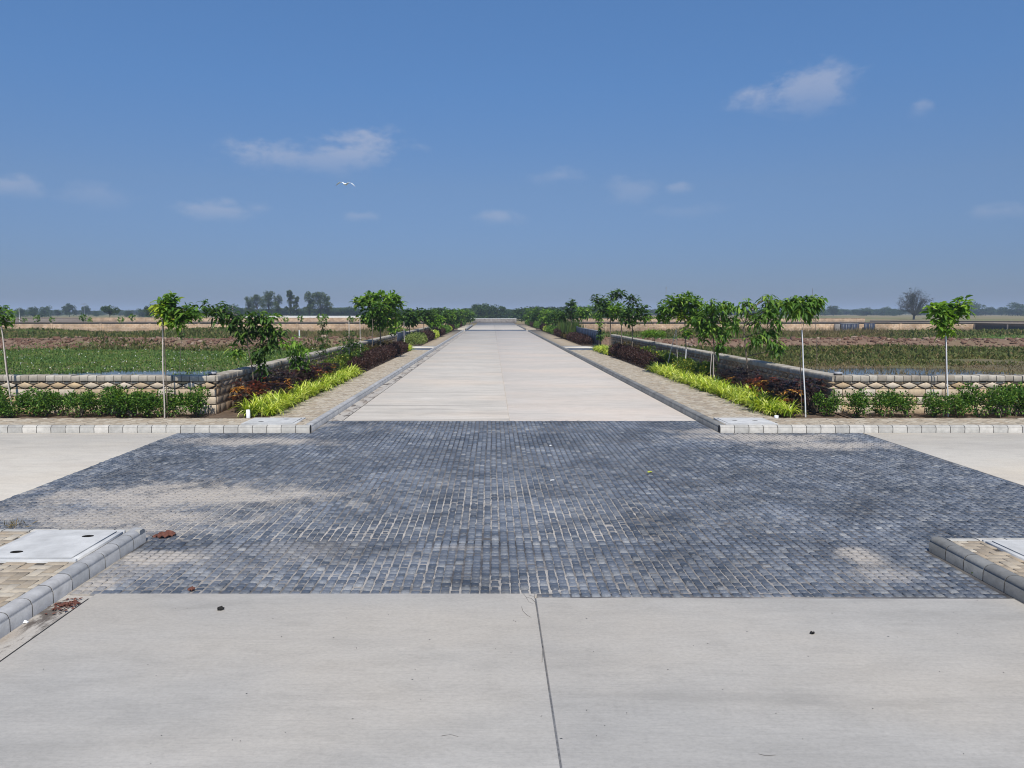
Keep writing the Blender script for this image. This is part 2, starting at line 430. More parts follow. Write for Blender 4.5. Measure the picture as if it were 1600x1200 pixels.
M['croton_dark'] = leaf_mat('croton_plum_leaf', [(0, (0.016, 0.012, 0.016)), (0.7, (0.040, 0.022, 0.028)), (1, (0.11, 0.04, 0.035))], 0.2, 0.35)
M['purple'] = leaf_mat('purple_hedge_leaf', [(0, (0.024, 0.013, 0.014)), (0.6, (0.044, 0.022, 0.022)), (1, (0.085, 0.042, 0.038))], 0.25, 0.5)
M['flower_shrub'] = leaf_mat('flowering_shrub_leaf', [(0, (0.05, 0.095, 0.018)), (0.6, (0.085, 0.15, 0.022)), (0.93, (0.16, 0.22, 0.03)), (0.95, (0.6, 0.48, 0.06)), (1, (0.7, 0.6, 0.2))], 0.3)
M['brown_shrub'] = leaf_mat('bronze_shrub_leaf', [(0, (0.05, 0.045, 0.018)), (0.6, (0.10, 0.07, 0.025)), (1, (0.15, 0.12, 0.04))], 0.3)
M['grey_shrub'] = leaf_mat('pale_shrub_leaf', [(0, (0.10, 0.15, 0.05)), (0.6, (0.16, 0.22, 0.06)), (1, (0.25, 0.30, 0.11))], 0.3)
M['tall_grass'] = leaf_mat('tall_grass_blade', [(0, (0.035, 0.075, 0.018)), (0.7, (0.06, 0.11, 0.025)), (1, (0.13, 0.14, 0.05))], 0.3)
M['far_leaf'] = leaf_mat('far_tree_leaf', [(0, (0.020, 0.044, 0.013)), (0.6, (0.036, 0.074, 0.019)), (1, (0.060, 0.105, 0.028))], 0.2, 0.6, 0.2)
M['euc_leaf'] = leaf_mat('eucalyptus_leaf', [(0, (0.034, 0.060, 0.024)), (0.6, (0.060, 0.095, 0.036)), (1, (0.11, 0.14, 0.06))], 0.2, 0.6, 0.2)
M['dry_twig'] = plain_mat('dry_twig', (0.060, 0.053, 0.046), 0.9, 0.3, 1.0)
M['field_grass'] = leaf_mat('field_grass_blade', [(0, (0.050, 0.110, 0.028)), (0.6, (0.078, 0.15, 0.038)), (0.93, (0.12, 0.19, 0.04)), (1, (0.20, 0.19, 0.08))], 0.3, 0.6, 0.2, (1.5, 1.38, 1.3), (1.2, 1.05, 0.92))
M['weed'] = leaf_mat('weed_leaf', [(0, (0.055, 0.085, 0.024)), (0.55, (0.095, 0.13, 0.036)), (0.8, (0.13, 0.15, 0.05)), (1, (0.20, 0.16, 0.09))], 0.3, 0.6, 0.2, (1.3, 1.15, 1.1), (1.15, 1.05, 0.95))
M['dry_weed'] = leaf_mat('dry_weed_stem', [(0, (0.10, 0.085, 0.05)), (0.6, (0.16, 0.125, 0.075)), (1, (0.22, 0.18, 0.11))], 0.2, 0.8, 0.1)
M['dull_leaf'] = leaf_mat('sparse_dusty_leaf', [(0, (0.040, 0.042, 0.030)), (0.6, (0.062, 0.066, 0.044)), (1, (0.10, 0.10, 0.065))], 0.2, 0.7, 0.2, (1, 1, 1))
M['laterite'] = stone_mat('red_laterite', [(0, (0.13, 0.068, 0.046)), (0.5, (0.175, 0.105, 0.075)), (0.85, (0.22, 0.15, 0.11)), (1, (0.34, 0.26, 0.20))], 0.95, 1.6, 0.6, 0.4, (0.10, 0.055, 0.04))
M['dry_leaf'] = plain_mat('dead_leaf', (0.13, 0.052, 0.036), 0.8, 0.5, 30)
M['black_rag'] = plain_mat('black_scrap', (0.015, 0.014, 0.013), 0.8, 0.3, 30)
M['feather'] = plain_mat('white_feather', (0.85, 0.86, 0.86), 0.7, 0.04, 3)

# blue-grey granite setts with windblown sand lying over them in patches
SAND_SPOTS = []
def ground_xy(px, py, z=0.0):
    d = pix_dir(px, py); t = (z - CAMH) / d.z
    return d.x * t, d.y * t
for px, py, rx, ry, a in [(290, 775, 2.0, .85, .95), (200, 812, 1.6, .6, .8), (170, 890, 1.0, .55, .55), (330, 880, 1.0, .6, .4), (400, 690, 1.6, .50, .9), (480, 664, .8, .3, .7), (1195, 684, 1.6, .55, .95), (1290, 696, 1.5, .5, .85), (1110, 674, .9, .35, .7),
                          (1345, 868, .24, .30, .85), (1385, 900, .40, .25, .6), (225, 872, .7, .25, .9), (150, 912, .25, .25, .9), (1010, 690, .9, .35, .35), (450, 860, 1.1, .5, .45),
                          (1480, 720, 1.5, .6, .25), (650, 780, 1.2, .5, .18), (60, 800, .9, .6, .6), (720, 855, .30, .12, .5)]:
    x, y = ground_xy(px, py); SAND_SPOTS.append((x, y, rx, ry, a))
def sand_mask(t):
    P = pos(t); s = t.n('ShaderNodeSeparateXYZ'); t.l(P, s.inputs[0])
    nz = t.math('ADD', t.math('MULTIPLY', t.noise(P, 1.7, 6, 0.68, 0.6), 0.7), t.math('MULTIPLY', t.noise(P, 9.0, 6, 0.75, 0.8), 0.3))
    acc = None
    for x, y, rx, ry, a in SAND_SPOTS:
        u = t.math('DIVIDE', t.math('SUBTRACT', s.outputs[0], x), rx); v = t.math('DIVIDE', t.math('SUBTRACT', s.outputs[1], y), ry)
        r = t.math('SQRT', t.math('ADD', t.math('MULTIPLY', u, u), t.math('MULTIPLY', v, v)))
        e = t.math('ADD', t.math('SUBTRACT', 1.05, r), t.math('MULTIPLY', t.math('SUBTRACT', nz, 0.5), 4.2))
        k = t.math('MULTIPLY', t.smooth(e, -0.75, 1.0), a)
        acc = k if acc is None else t.math('MAXIMUM', acc, k)
    veil = t.math('MULTIPLY', t.smooth(t.noise(P, 0.6, 5, 0.6), 0.40, 0.8), 0.38)
    return t.math('MAXIMUM', acc, veil)
def sett_material():
    m, t, p, o = new_mat('granite_sett')
    P = pos(t); r = rnd_val(t)
    c = t.ramp(r, [(0, (0.058, 0.070, 0.092)), (0.4, (0.092, 0.108, 0.140)), (0.75, (0.122, 0.138, 0.168)), (0.95, (0.145, 0.160, 0.185)), (1.0, (0.20, 0.212, 0.23))])
    big = t.noise(P, 0.85, 5, 0.62, 0.7)
    c = t.mix(1.0, c, t.ramp(big, [(0.32, 0.58), (0.5, 0.95), (0.68, 1.35)]), 'MULTIPLY')
    c = t.mix(1.0, c, (1.20, 1.16, 1.09), 'MULTIPLY')
    n1 = t.noise(P, 45, 4, 0.7)
    c = t.mix(0.7, c, t.ramp(n1, [(0.25, 0.55), (0.75, 1.4)]), 'MULTIPLY')
    sm = sand_mask(t)
    fine = t.noise(P, 60, 4, 0.7)
    cover = t.smooth(t.math('ADD', sm, t.math('MULTIPLY', t.math('SUBTRACT', fine, 0.5), 0.6)), 0.15, 1.0)
    c = t.mix(t.math('MULTIPLY', cover, 0.86), c, (0.39, 0.355, 0.315))
    t.l(c, p.inputs['Base Color'])
    t.l(t.math('ADD', t.math('MULTIPLY', cover, 0.35), t.math('MULTIPLY', r, 0.25)), p.inputs['Roughness'])
    rr = t.math('ADD', 0.42, t.math('ADD', t.math('MULTIPLY', cover, 0.4), t.math('MULTIPLY', r, 0.18)))
    t.l(rr, p.inputs['Roughness']); p.inputs['Specular IOR Level'].default_value = 0.5
    t.l(t.bump(t.math('ADD', n1, t.math('MULTIPLY', fine, 0.5)), 0.55, 0.006), p.inputs['Normal'])
    return m
M['sett'] = sett_material()
def sett_bed_material():
    m, t, p, o = new_mat('sett_joint_sand')
    P = pos(t)
    n = t.smooth(t.math('ADD', t.math('MULTIPLY', t.noise(P, 0.7, 5, 0.65, 0.8), 0.7), t.math('MULTIPLY', t.noise(P, 7.0, 3, 0.6), 0.3)), 0.40, 0.60)
    sx_ = t.n('ShaderNodeSeparateXYZ'); t.l(P, sx_.inputs[0])
    n = t.math('MULTIPLY', n, t.math('SUBTRACT', 1.0, t.smooth(sx_.outputs[0], 1.2, 4.2)))
    n = t.math('MULTIPLY', n, t.math('SUBTRACT', 1.0, t.math('MULTIPLY', t.smooth(sx_.outputs[1], 9.0, 13.0), 0.75)))
    c = t.mix(n, (0.055, 0.055, 0.062), (0.34, 0.32, 0.30))
    c = t.mix(sand_mask(t), c, (0.44, 0.40, 0.35))
    t.l(c, p.inputs['Base Color']); p.inputs['Roughness'].default_value = 0.95
    return m
M['sett_bed'] = sett_bed_material()

def ground_material():
    m, t, p, o = new_mat('field_ground')
    P = pos(t)
    at_ = lambda n: t.n('ShaderNodeAttribute', attribute_name=n).outputs['Fac']
    n1 = t.noise(P, 0.35, 6, 0.65, 0.6); n2 = t.noise(P, 2.5, 5, 0.65)
    dry = t.mix(n1, (0.27, 0.205, 0.115), (0.185, 0.165, 0.075))
    far = t.noise(t.mapping(P, (0.02, 0.006, 1)), 1.0, 6, 0.65)
    dry = t.mix(t.smooth(far, 0.45, 0.65), dry, (0.13, 0.14, 0.055))
    green = t.mix(n2, (0.050, 0.095, 0.022), (0.095, 0.15, 0.035))
    green = t.mix(t.smooth(n1, 0.42, 0.65), green, (0.15, 0.145, 0.06))
    mud = t.mix(n2, (0.115, 0.085, 0.055), (0.165, 0.125, 0.085))
    red = t.mix(n2, (0.125, 0.075, 0.05), (0.235, 0.165, 0.12))
    c = t.mix(at_('green'), dry, green)
    c = t.mix(at_('mud'), c, mud)
    c = t.mix(at_('red'), c, red)
    t.l(c, p.inputs['Base Color']); p.inputs['Roughness'].default_value = 0.95; p.inputs['Specular IOR Level'].default_value = 0.15
    t.l(t.bump(t.math('ADD', n2, n1), 0.6, 0.08), p.inputs['Normal'])
    return m
M['ground'] = ground_material()
def water_material():
    m, t, p, o = new_mat('pond_water')
    P = pos(t)
    p.inputs['Base Color'].default_value = (0.055, 0.06, 0.045, 1); p.inputs['Roughness'].default_value = 0.12
    p.inputs['IOR'].default_value = 1.33
    t.l(t.bump(t.noise(t.mapping(P, (1, 0.5, 1)), 5.0, 3, 0.6), 0.12, 0.03), p.inputs['Normal'])
    return m
M['water'] = water_material()
def block_wall_material():
    """far walls: coursed stone too far off to pick the stones apart"""
    m, t, p, o = new_mat('far_coursed_stone')
    P = pos(t); s = t.n('ShaderNodeSeparateXYZ'); t.l(P, s.inputs[0])
    cb = t.n('ShaderNodeCombineXYZ'); t.l(t.math('ADD', s.outputs[0], s.outputs[1]), cb.inputs[0]); t.l(s.outputs[2], cb.inputs[1])
    b = t.n('ShaderNodeTexBrick'); t.l(cb.outputs[0], b.inputs['Vector'])
    b.inputs['Scale'].default_value = 1.0; b.inputs['Brick Width'].default_value = 0.42; b.inputs['Row Height'].default_value = 0.19
    b.inputs['Mortar Size'].default_value = 0.012
    b.inputs['Color1'].default_value = (0.50, 0.37, 0.26, 1); b.inputs['Color2'].default_value = (0.43, 0.29, 0.18, 1); b.inputs['Mortar'].default_value = (0.22, 0.16, 0.11, 1)
    n = t.noise(P, 0.9, 5, 0.65)
    c = t.mix(0.9, b.outputs['Color'], t.ramp(n, [(0.3, 0.5), (0.7, 1.25)]), 'MULTIPLY')
    t.l(c, p.inputs['Base Color']); p.inputs['Roughness'].default_value = 0.95
    return m
M['far_stone'] = block_wall_material()

# ------------------------------------------------------------------ plan of the place (metres)
KL, KR = -3.80, 4.75             # kerb faces of the main road beyond the junction
KLn, KRn = -3.80, 4.60           # kerb faces on this side
YN, YNR = 8.25, 7.90             # where the near pavements end
YK = 15.85                       # kerb face of the far side of the cross road
SWL, SWR = -5.03, 6.35           # pavement / bed edges
WLX, WRX = -6.50, 8.05           # wall faces
YB, YW = 17.0, 18.0              # cross bed front, cross wall face
JX = 0.38                        # centre joint
Y0, YC = 6.66, 17.62             # near and far edge of the sett paving
XCL, XCR = -6.55, 7.72           # ends of the sett paving along the cross road
WATER_Z = -0.62

# ground: one sheet to the horizon
def smoothn(x, y, seed):
    r = np.random.default_rng(seed); z = np.zeros_like(x)
    for k in range(9):
        f = 0.05 * 1.7 ** k; a = r.uniform(0, 6.28); ph = r.uniform(0, 6.28)
        z += np.sin((x * math.cos(a) + y * math.sin(a)) * f * 6.28 + ph) / (1.35 ** k)
    return z / 3.0
def step(v, a, b): return np.clip((v - a) / (b - a), 0, 1) ** 2 * (3 - 2 * np.clip((v - a) / (b - a), 0, 1))
def bump_(v, a, b, s): return step(v, a - s, a + s) * (1 - step(v, b - s, b + s))
def ground_height(x, y):
    n = smoothn(x, y, 1)
    infield = bump_(y, 20, 101, 1.0) * (np.maximum((x < -7).astype(float), (x > 8.6).astype(float) * (x < 63.0)))
    z = np.full_like(x, -0.66) + 0.05 * n
    left = x < 0
    h = np.full_like(x, -0.64)
    h = h + np.where(left, 0.16 * step(y, 38, 46) + 0.0, 0.10 * step(y, 40, 46))
    h = h + 0.10 * n
    h = h + bump_(y, 53, 60, 3) * np.where(left, 0.12, 0.38) * (0.7 + 0.3 * n)
    wv = 0.6 * np.sin(x * 0.13) + 0.4 * np.sin(x * 0.37 + 1)
    b = bump_(y + wv * 0.5, 61.2, 64.2, 1.1)
    h = h + b * (0.80 + 0.03 * np.sin(x * 0.9) + 0.06 * n) * np.where(left, 1.0, 1.05)
    h = h + 0.30 * step(y, 63, 66)
    h = h + bump_(y, 82, 97, 5) * (0.30 + 0.22 * n + 0.16 * np.sin(x * 0.21 + 2))
    z = z * (1 - infield) + h * infield
    z = np.where(y > 116, -0.25 + 0.05 * n, z)
    return np.where(y < 19, -0.8, z)
def axis(lo, hi, d, far):
    a = list(np.arange(lo, hi + d * .5, d)); s = d
    while a[-1] < far: s *= 1.25; a.append(a[-1] + s)
    s = d; b = [lo]
    while b[-1] > -far: s *= 1.25; b.append(b[-1] - s)
    return np.array(b[:0:-1] + a)
xs = axis(-76, 76, 0.55, 4200); ys = axis(17, 118, 0.5, 4200)
X, Y = np.meshgrid(xs, ys); Z = ground_height(X, Y)
g = Geo()
nx, ny = len(xs), len(ys)
ii = (np.arange(ny - 1)[:, None] * nx + np.arange(nx - 1)[None, :]).ravel()
g.add(np.stack([X, Y, Z], -1).reshape(-1, 3), np.stack([ii, ii + 1, ii + nx + 1, ii + nx], 1), 0.5)
ground = struct('ground', g, M['ground'], True)
xf, yf = X.ravel(), Y.ravel(); nn = smoothn(xf, yf, 5)
fieldm = (bump_(yf, 19, 101, .8) * np.maximum(xf < -6.7, (xf > 8.2) & (xf < 63.7)))
green = fieldm * np.clip(0.95 + 0.35 * nn, 0, 1)
green = np.where((yf > 116), np.where(xf < 0, 0.25, 0.05) + 0.15 * nn, green)
mud = fieldm * np.where(xf > 0, bump_(yf, 36, 50, 4) * np.clip(0.6 + 0.6 * nn, 0, 1), bump_(yf, 30, 44, 4) * np.clip(0.4 + 0.6 * nn, 0, 1))
wv = 0.6 * np.sin(xf * 0.13) + 0.4 * np.sin(xf * 0.37 + 1)
red = fieldm * bump_(yf + wv * .5, 60.6, 64.2, 0.5) * np.clip(0.95 + 0.5 * nn, 0, 1)
red = np.maximum(red, fieldm * np.exp(-(((xf - 41) / 5) ** 2 + ((yf - 84) / 4) ** 2)) * 0.9)
red = np.maximum(red, fieldm * np.exp(-(((xf + 20) / 6) ** 2 + ((yf - 90) / 5) ** 2)) * 0.8)
red = np.maximum(red, bump_(yf, 101, 190, 2) * (np.abs(xf) < 75) * np.clip(0.35 + 0.4 * nn, 0, 1))
for nm, arr in (('green', green), ('mud', mud), ('red', red)):
    a = ground.data.attributes.new(nm, 'FLOAT', 'POINT'); a.data.foreach_set('value', np.clip(arr, 0, 1).astype(np.float32))

# water standing in the low fields
g = Geo(); g.add([(-120, 19, WATER_Z), (-7, 19, WATER_Z), (-7, 56, WATER_Z), (-120, 56, WATER_Z)], [(0, 1, 2, 3)])
struct('water', g, M['water'], label='shallow pond water in the left field')
g = Geo(); g.add([(8.6, 19, WATER_Z), (63, 19, WATER_Z), (63, 54, WATER_Z), (8.6, 54, WATER_Z)], [(0, 1, 2, 3)])
struct('water', g, M['water'], label='shallow pond water in the right field')

# concrete slabs of the near road
road = empty('road'); road['kind'] = 'structure'
g = Geo(); g.box(-3.53, KRn + .6, -25, Y0 - .11, -0.8, -0.0045); link('road_base', g.mesh('road_base', M['joint']), road)
def slab(x0, x1, y0, y1, mat, parent, y1b=None):
    g = Geo(); y1b = y1 if y1b is None else y1b; b = 0.008
    V = [(x0, y0, -.2), (x1, y0, -.2), (x1, y1b, -.2), (x0, y1, -.2), (x0, y0, -b), (x1, y0, -b), (x1, y1b, -b), (x0, y1, -b),
         (x0 + b, y0 + b, 0), (x1 - b, y0 + b, 0), (x1 - b, y1b - b, 0), (x0 + b, y1 - b, 0)]
    F = [(8, 9, 10, 11)]
    for i in range(4):
        j = (i + 1) % 4
        F += [(i, j, 4 + j, 4 + i), (4 + i, 4 + j, 8 + j, 8 + i)]
    g.add(V, F, random.random())
    return link('slab', g.mesh('slab', mat), parent)
slab(-3.54, JX - .0022, -25, Y0, M['near_concrete'], road)
slab(JX + .0022, KRn - .02, -25, Y0 - .105, M['near_concrete'], road, Y0 - .125)
# the far main road, its second sett strip and its end
froad = empty('road'); froad['kind'] = 'structure'
g = Geo(); g.box(-3.45, KR + .3, YC, 190, -0.8, -0.028); link('road_base', g.mesh('road_base', M['joint']), froad)
slab(-3.46, JX + .02, YC, 104, M['far_concrete'], froad)
slab(JX + .030, KR - .02, YC, 104, M['far_concrete_clean'], froad)
slab(-3.46, JX + .02, 111, 150, M['far_concrete'], froad)
slab(JX + .032, KR - .02, 111, 150, M['far_concrete'], froad)
g = Geo(); g.box(KL + .02, KR - .02, 104, 111, -.2, .004); o = link('sett_strip', g.mesh('sett_strip', M['sett']), froad)
# the cross road either side of the setts
for x0, x1, ylo, yhi, nm in ((-60, XCL, YN + .02, YK - .02, 'left'), (XCR, 62, YNR + .02, YK - .02, 'right')):
    cr = empty('road'); cr['kind'] = 'structure'
    g = Geo(); g.box(x0, x1, ylo, yhi, -0.8, -0.03); link('road_base', g.mesh('road_base', M['joint']), cr)
    slab(x0, x1, ylo, yhi, M['cross_concrete'], cr)
# cross road two, far off
cr = empty('road'); cr['kind'] = 'structure'
slab(-80, KL, 104.5, 110.5, M['cross_concrete'], cr); slab(KR, 80, 104.5, 110.5, M['cross_concrete'], cr)

# gutter strips of the left kerb, with silt
gut = empty('gutter'); gut['kind'] = 'structure'
def gutter(x0, x1, y0, y1):
    g = Geo(); n = 60; ys_ = np.linspace(y0, y1, n)
    V = []; 
    for y in ys_: V += [(x0, y, -0.010), ((x0 + x1) / 2, y, -0.022), (x1, y, -0.020)]
    F = []
    for i in range(n - 1):
        for k in range(2): F.append((i * 3 + k, i * 3 + k + 1, i * 3 + k + 4, i * 3 + k + 3))
    g.add(V, F); link('gutter_strip', g.mesh('gutter_strip', M['gutter'], True), gut)
gutter(-3.82, -3.556, -10, Y0 - .005); gutter(-3.82, -3.478, YC, 104)
g = Geo(); g.box(-3.556, -3.541, -10, Y0 - .11, -.1, -.006); g.box(-3.478, -3.461, YC, 104, -.1, -.004); link('edge_shadow_strip', g.mesh('edge_shadow_strip', M['mortar']), gut)  # dark strip painted in for the shadow gap along the slab edge

# ------------------------------------------------------------------ granite setts
paving = empty('sett_paving'); paving['kind'] = 'structure'
def in_paving(x, y):
    main = (x > -3.78) & (x < KR) & (y > np.where(x > JX + .02, Y0 - 0.105, Y0 - 0.01)) & (y < YC)
    nearc = ~((x < KLn + .01) & (y < YN)) & ~((x > KRn - .01) & (y < YNR))
    wings = (x > XCL) & (x < XCR) & (y > min(YN, YNR)) & (y < YK - 0.02)
    return (main | wings) & nearc & ~((x > KRn) & (y < YNR)) & ~((x < KL) & (y > YK)) & ~((x > KR) & (y > YK))
PITCHS = 0.0895
cx_ = np.arange(XCL + PITCHS / 2, XCR, PITCHS); cy_ = np.arange(Y0 - PITCHS / 2, YC, PITCHS)
CXg, CYg = np.meshgrid(cx_, cy_)
colj = RNG.normal(0, .003, len(cx_)); 
CXg = CXg + colj[None, :] + 0.006 * np.sin(CYg * 0.9 + CXg * 0.3); CYg = CYg + RNG.normal(0, .004, CYg.shape) + 0.012 * np.sin(CXg * 0.8)
cxy = np.stack([CXg.ravel(), CYg.ravel()], 1)
keep = in_paving(cxy[:, 0] - .035, cxy[:, 1]) & in_paving(cxy[:, 0] + .035, cxy[:, 1]) & in_paving(cxy[:, 0], cxy[:, 1] - .03) & in_paving(cxy[:, 0], cxy[:, 1] + .03)
cxy = cxy[keep]
order = np.argsort(np.hypot(cxy[:, 0], cxy[:, 1])); cxy = cxy[order]
n = len(cxy)
hx = 0.0392 + RNG.normal(0, .0018, n); hy = 0.0378 + RNG.normal(0, .0022, n)
zt = RNG.normal(0, .0034, n); tx = RNG.normal(0, .034, n); ty = RNG.normal(0, .045, n)
rr = rv(n) * 0.999
def sett_geo(idx, local=False):
    k = len(idx); c = cxy[idx] * (0 if local else 1)
    bx = np.array([-1, 1, 1, -1.0]); by = np.array([-1, -1, 1, 1.0])
    rot = RNG.normal(0, .03, k)[:, None]
    def ring(ins, z, tilt):
        ux = bx * (hx[idx][:, None] - ins) ; uy = by * (hy[idx][:, None] - ins)
        x = ux * np.cos(rot) - uy * np.sin(rot); y = ux * np.sin(rot) + uy * np.cos(rot)
        zz = z + zt[idx][:, None] * tilt + tilt * (tx[idx][:, None] * x + ty[idx][:, None] * y)
        return np.stack([c[:, 0:1] + x, c[:, 1:2] + y, zz], -1)
    V = np.concatenate([ring(-.001, np.full((k, 4), -.03), 0), ring(.0, np.full((k, 4), -.008), 1), ring(.010, np.full((k, 4), .003), 1)], 1).reshape(-1, 3)
    i = np.arange(k)[:, None] * 12
    F = [i + [8, 9, 10, 11]]
    for a in range(4):
        b = (a + 1) % 4
        F += [i + [a, b, 4 + b, 4 + a], i + [4 + a, 4 + b, 8 + b, 8 + a]]
    g = Geo(); g.add(V, np.concatenate(F), np.concatenate([rr[idx]] * 9)); return g
sett_meshes = [sett_geo(np.array([k]), True).mesh('sett', M['sett']) for k in range(40)]
for k in range(300):
    link('sett', sett_meshes[k % 40], paving, (cxy[k, 0], cxy[k, 1], 0), (0, 0, random.choice((0, 1, 2, 3)) * math.pi / 2))
o = link('sett', sett_geo(np.arange(300, n)).mesh('setts', M['sett']), paving); o['kind'] = 'stuff'
g = Geo()
for x0, x1, y0, y1 in ((-3.80, KRn, Y0, YN), (XCL, XCR, YN, YK), (-3.80, KR, YK, YC)):
    g.box(x0, x1, y0, y1, -.8, -.0075)
g.box(JX + .02, KRn, Y0 - .11, Y0, -.8, -.0076)
g.box(KRn, XCR, YNR, YN, -.8, -.0075)
link('paving_bed', g.mesh('paving_bed', M['sett_bed']), paving)

# ------------------------------------------------------------------ kerbs
KP = [(0, -.25), (.14, -.25), (.14, .140), (.128, .150), (.070, .150), (.036, .144), (.014, .126), (.006, .106), (.008, .098), (0, .096)]   # front at 0
KPc = [(.0035, -.25), (.136, -.25), (.136, .137), (.126, .1465), (.071, .1465), (.039, .1405), (.0175, .1235), (.0095, .1045), (.0105, .095), (.0035, .093)]
KLEN = 0.30
def kerb_mesh(axis, sgn, mat='kerb', L=KLEN - .014):
    g = Geo(); pr = [(a * sgn, z) for a, z in KP]
    if (axis == 'x') == (sgn > 0): pr = pr[::-1]
    g.prism(pr, L, axis); return g.mesh('kerb_stone', M[mat])
KM = {(a, s, m_): [kerb_mesh(a, s, m_) for _ in range(5)] for a in 'xy' for s in (1, -1) for m_ in ('kerb', 'kerb_grey', 'kerb_dark')}
def kerb(axis, sgn, fixed, lo, hi, near_limit=None, mat='kerb'):
    """a run of kerb stones; sgn is the side the pavement lies on"""
    k = empty('kerb'); k['kind'] = 'structure'
    g = Geo(); pr = [(a * sgn, z) for a, z in KPc]
    if (axis == 'x') == (sgn > 0): pr = pr[::-1]
    off = (lo, fixed, 0) if axis == 'x' else (fixed, lo, 0)
    g.prism(pr, hi - lo, axis, off); link('mortar', g.mesh('mortar', M['mortar']), k)
    n = int(round((hi - lo) / KLEN)); rest = Geo(); many = False
    for i in range(n):
        p = lo + i * KLEN + .007
        if near_limit is None or abs(p) < near_limit:
            loc = (p, fixed + random.gauss(0, .0006), random.gauss(0, .001)) if axis == 'x' else (fixed + random.gauss(0, .0006), p, random.gauss(0, .001))
            link('kerb_stone', random.choice(KM[(axis, sgn, mat)]), k, loc, (random.gauss(0, .001), random.gauss(0, .001), random.gauss(0, .0012)))
        else:
            many = True
            pr = [(a * sgn, z) for a, z in KP]
            if (axis == 'x') == (sgn > 0): pr = pr[::-1]
            rest.prism(pr, KLEN - .014, axis, (p, fixed, 0) if axis == 'x' else (fixed, p, 0))
    if many: o = link('kerb_stone', rest.mesh('kerb_stones', M[mat]), k); o['kind'] = 'stuff'
    return k
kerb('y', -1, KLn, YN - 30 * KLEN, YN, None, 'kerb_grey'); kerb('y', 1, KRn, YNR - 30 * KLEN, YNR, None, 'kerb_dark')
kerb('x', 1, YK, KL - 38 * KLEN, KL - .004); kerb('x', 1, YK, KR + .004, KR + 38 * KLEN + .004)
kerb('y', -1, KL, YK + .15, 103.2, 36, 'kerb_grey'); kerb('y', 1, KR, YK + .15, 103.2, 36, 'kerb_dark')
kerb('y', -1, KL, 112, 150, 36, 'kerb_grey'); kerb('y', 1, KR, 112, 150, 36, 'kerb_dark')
kerb('x', -1, YN, -14, KLn - .145, 20); kerb('x', -1, YNR, KRn + .145, 14, 20)

# ------------------------------------------------------------------ pavements
def herringbone(x0, x1, y0, y1, skip=()):
    u = 0.1; outb = []
    for i in range(int(math.floor(x0 / u)) - 1, int(math.ceil(x1 / u)) + 1):
        for j in range(int(math.floor(y0 / u)) - 1, int(math.ceil(y1 / u)) + 2):
            md = (i - j) % 4
            if md == 0: b = (i * u, i * u + 2 * u, j * u, j * u + u)
            elif md == 2: b = (i * u, i * u + u, j * u - u, j * u + u)
            else: continue
            b = (max(b[0], x0), min(b[1], x1), max(b[2], y0), min(b[3], y1))
            if b[1] - b[0] < .03 or b[3] - b[2] < .03: continue
            if any(b[0] < s[1] and b[1] > s[0] and b[2] < s[3] and b[3] > s[2] for s in skip):
                # trim against the manhole frame where it is simple, else drop
                cx, cy = (b[0] + b[1]) / 2, (b[2] + b[3]) / 2
                s = skip[0]
                if s[0] < cx < s[1] and s[2] < cy < s[3]: continue
                if cx <= s[0]: b = (b[0], min(b[1], s[0]), b[2], b[3])
                elif cx >= s[1]: b = (max(b[0], s[1]), b[1], b[2], b[3])
                elif cy <= s[2]: b = (b[0], b[1], b[2], min(b[3], s[2]))
                else: b = (b[0], b[1], max(b[2], s[3]), b[3])
                if b[1] - b[0] < .03 or b[3] - b[2] < .03: continue
            outb.append(b)
    return outb
SWZ = 0.146
def sidewalk(rects, singles=0, skip=(), sink=None):
    sw = empty('sidewalk'); sw['kind'] = 'structure'
    g = Geo()
    for r in rects:
        for s_ in skip:
            if r[0] < s_[0] and r[1] > s_[1] - .2 and r[2] < s_[3] and r[3] > s_[2]:
                a0, a1, b0, b1 = max(r[0], s_[0]), min(r[1], s_[1]), max(r[2], s_[2]), min(r[3], s_[3])
                for q in ((r[0], a0, r[2], r[3]), (a1, r[1], r[2], r[3]), (a0, a1, r[2], b0), (a0, a1, b1, r[3])):
                    if q[1] - q[0] > .002 and q[3] - q[2] > .002: g.box(*q, -.8, SWZ - .008)
                break
        else: g.box(*r, -.8, SWZ - .008)
    link('sidewalk_bed', g.mesh('sidewalk_bed', M['paver_joint']), sw)
    bs = []
    for r in rects: bs += herringbone(*r, skip=skip)
    bs.sort(key=lambda b: math.hypot((b[0] + b[1]) / 2, (b[2] + b[3]) / 2) if b[3] > 4.2 else 99)
    meshes = {}
    rest = Geo()
    for q, b in enumerate(bs):
        j = .003; z = SWZ + random.gauss(0, .0022)
        if q < singles:
            w, h = b[1] - b[0], b[3] - b[2]; key = (round(w, 3), round(h, 3))
            if key not in meshes:
                gg = Geo(); gg.bbox(-w / 2 + j, w / 2 - j, -h / 2 + j, h / 2 - j, -.06, 0, .005, 0.3); meshes[key] = gg.mesh('paver', M['paver'])
            link('paver', meshes[key], sw, ((b[0] + b[1]) / 2, (b[2] + b[3]) / 2, z), (random.gauss(0, .008), random.gauss(0, .008), random.gauss(0, .006)))
        else:
            rest.bbox(b[0] + j, b[1] - j, b[2] + j, b[3] - j, SWZ - .03, z, .005, random.random())
    if len(bs) > singles: o = link('paver', rest.mesh('pavers', M['paver']), sw); o['kind'] = 'stuff'
    return sw
MH = 1.02
MHL = (-4.92, -3.955, 7.08, 8.10); MHR = (5.06, 6.08, 6.75, 7.75)
MFL = (-5.30, -4.16, 16.02, 16.98); MFR = (4.93, 6.02, 16.02, 16.98)
sidewalk([(-8.0, KLn - .14, 2.5, YN - .14)], 300, (MHL,))
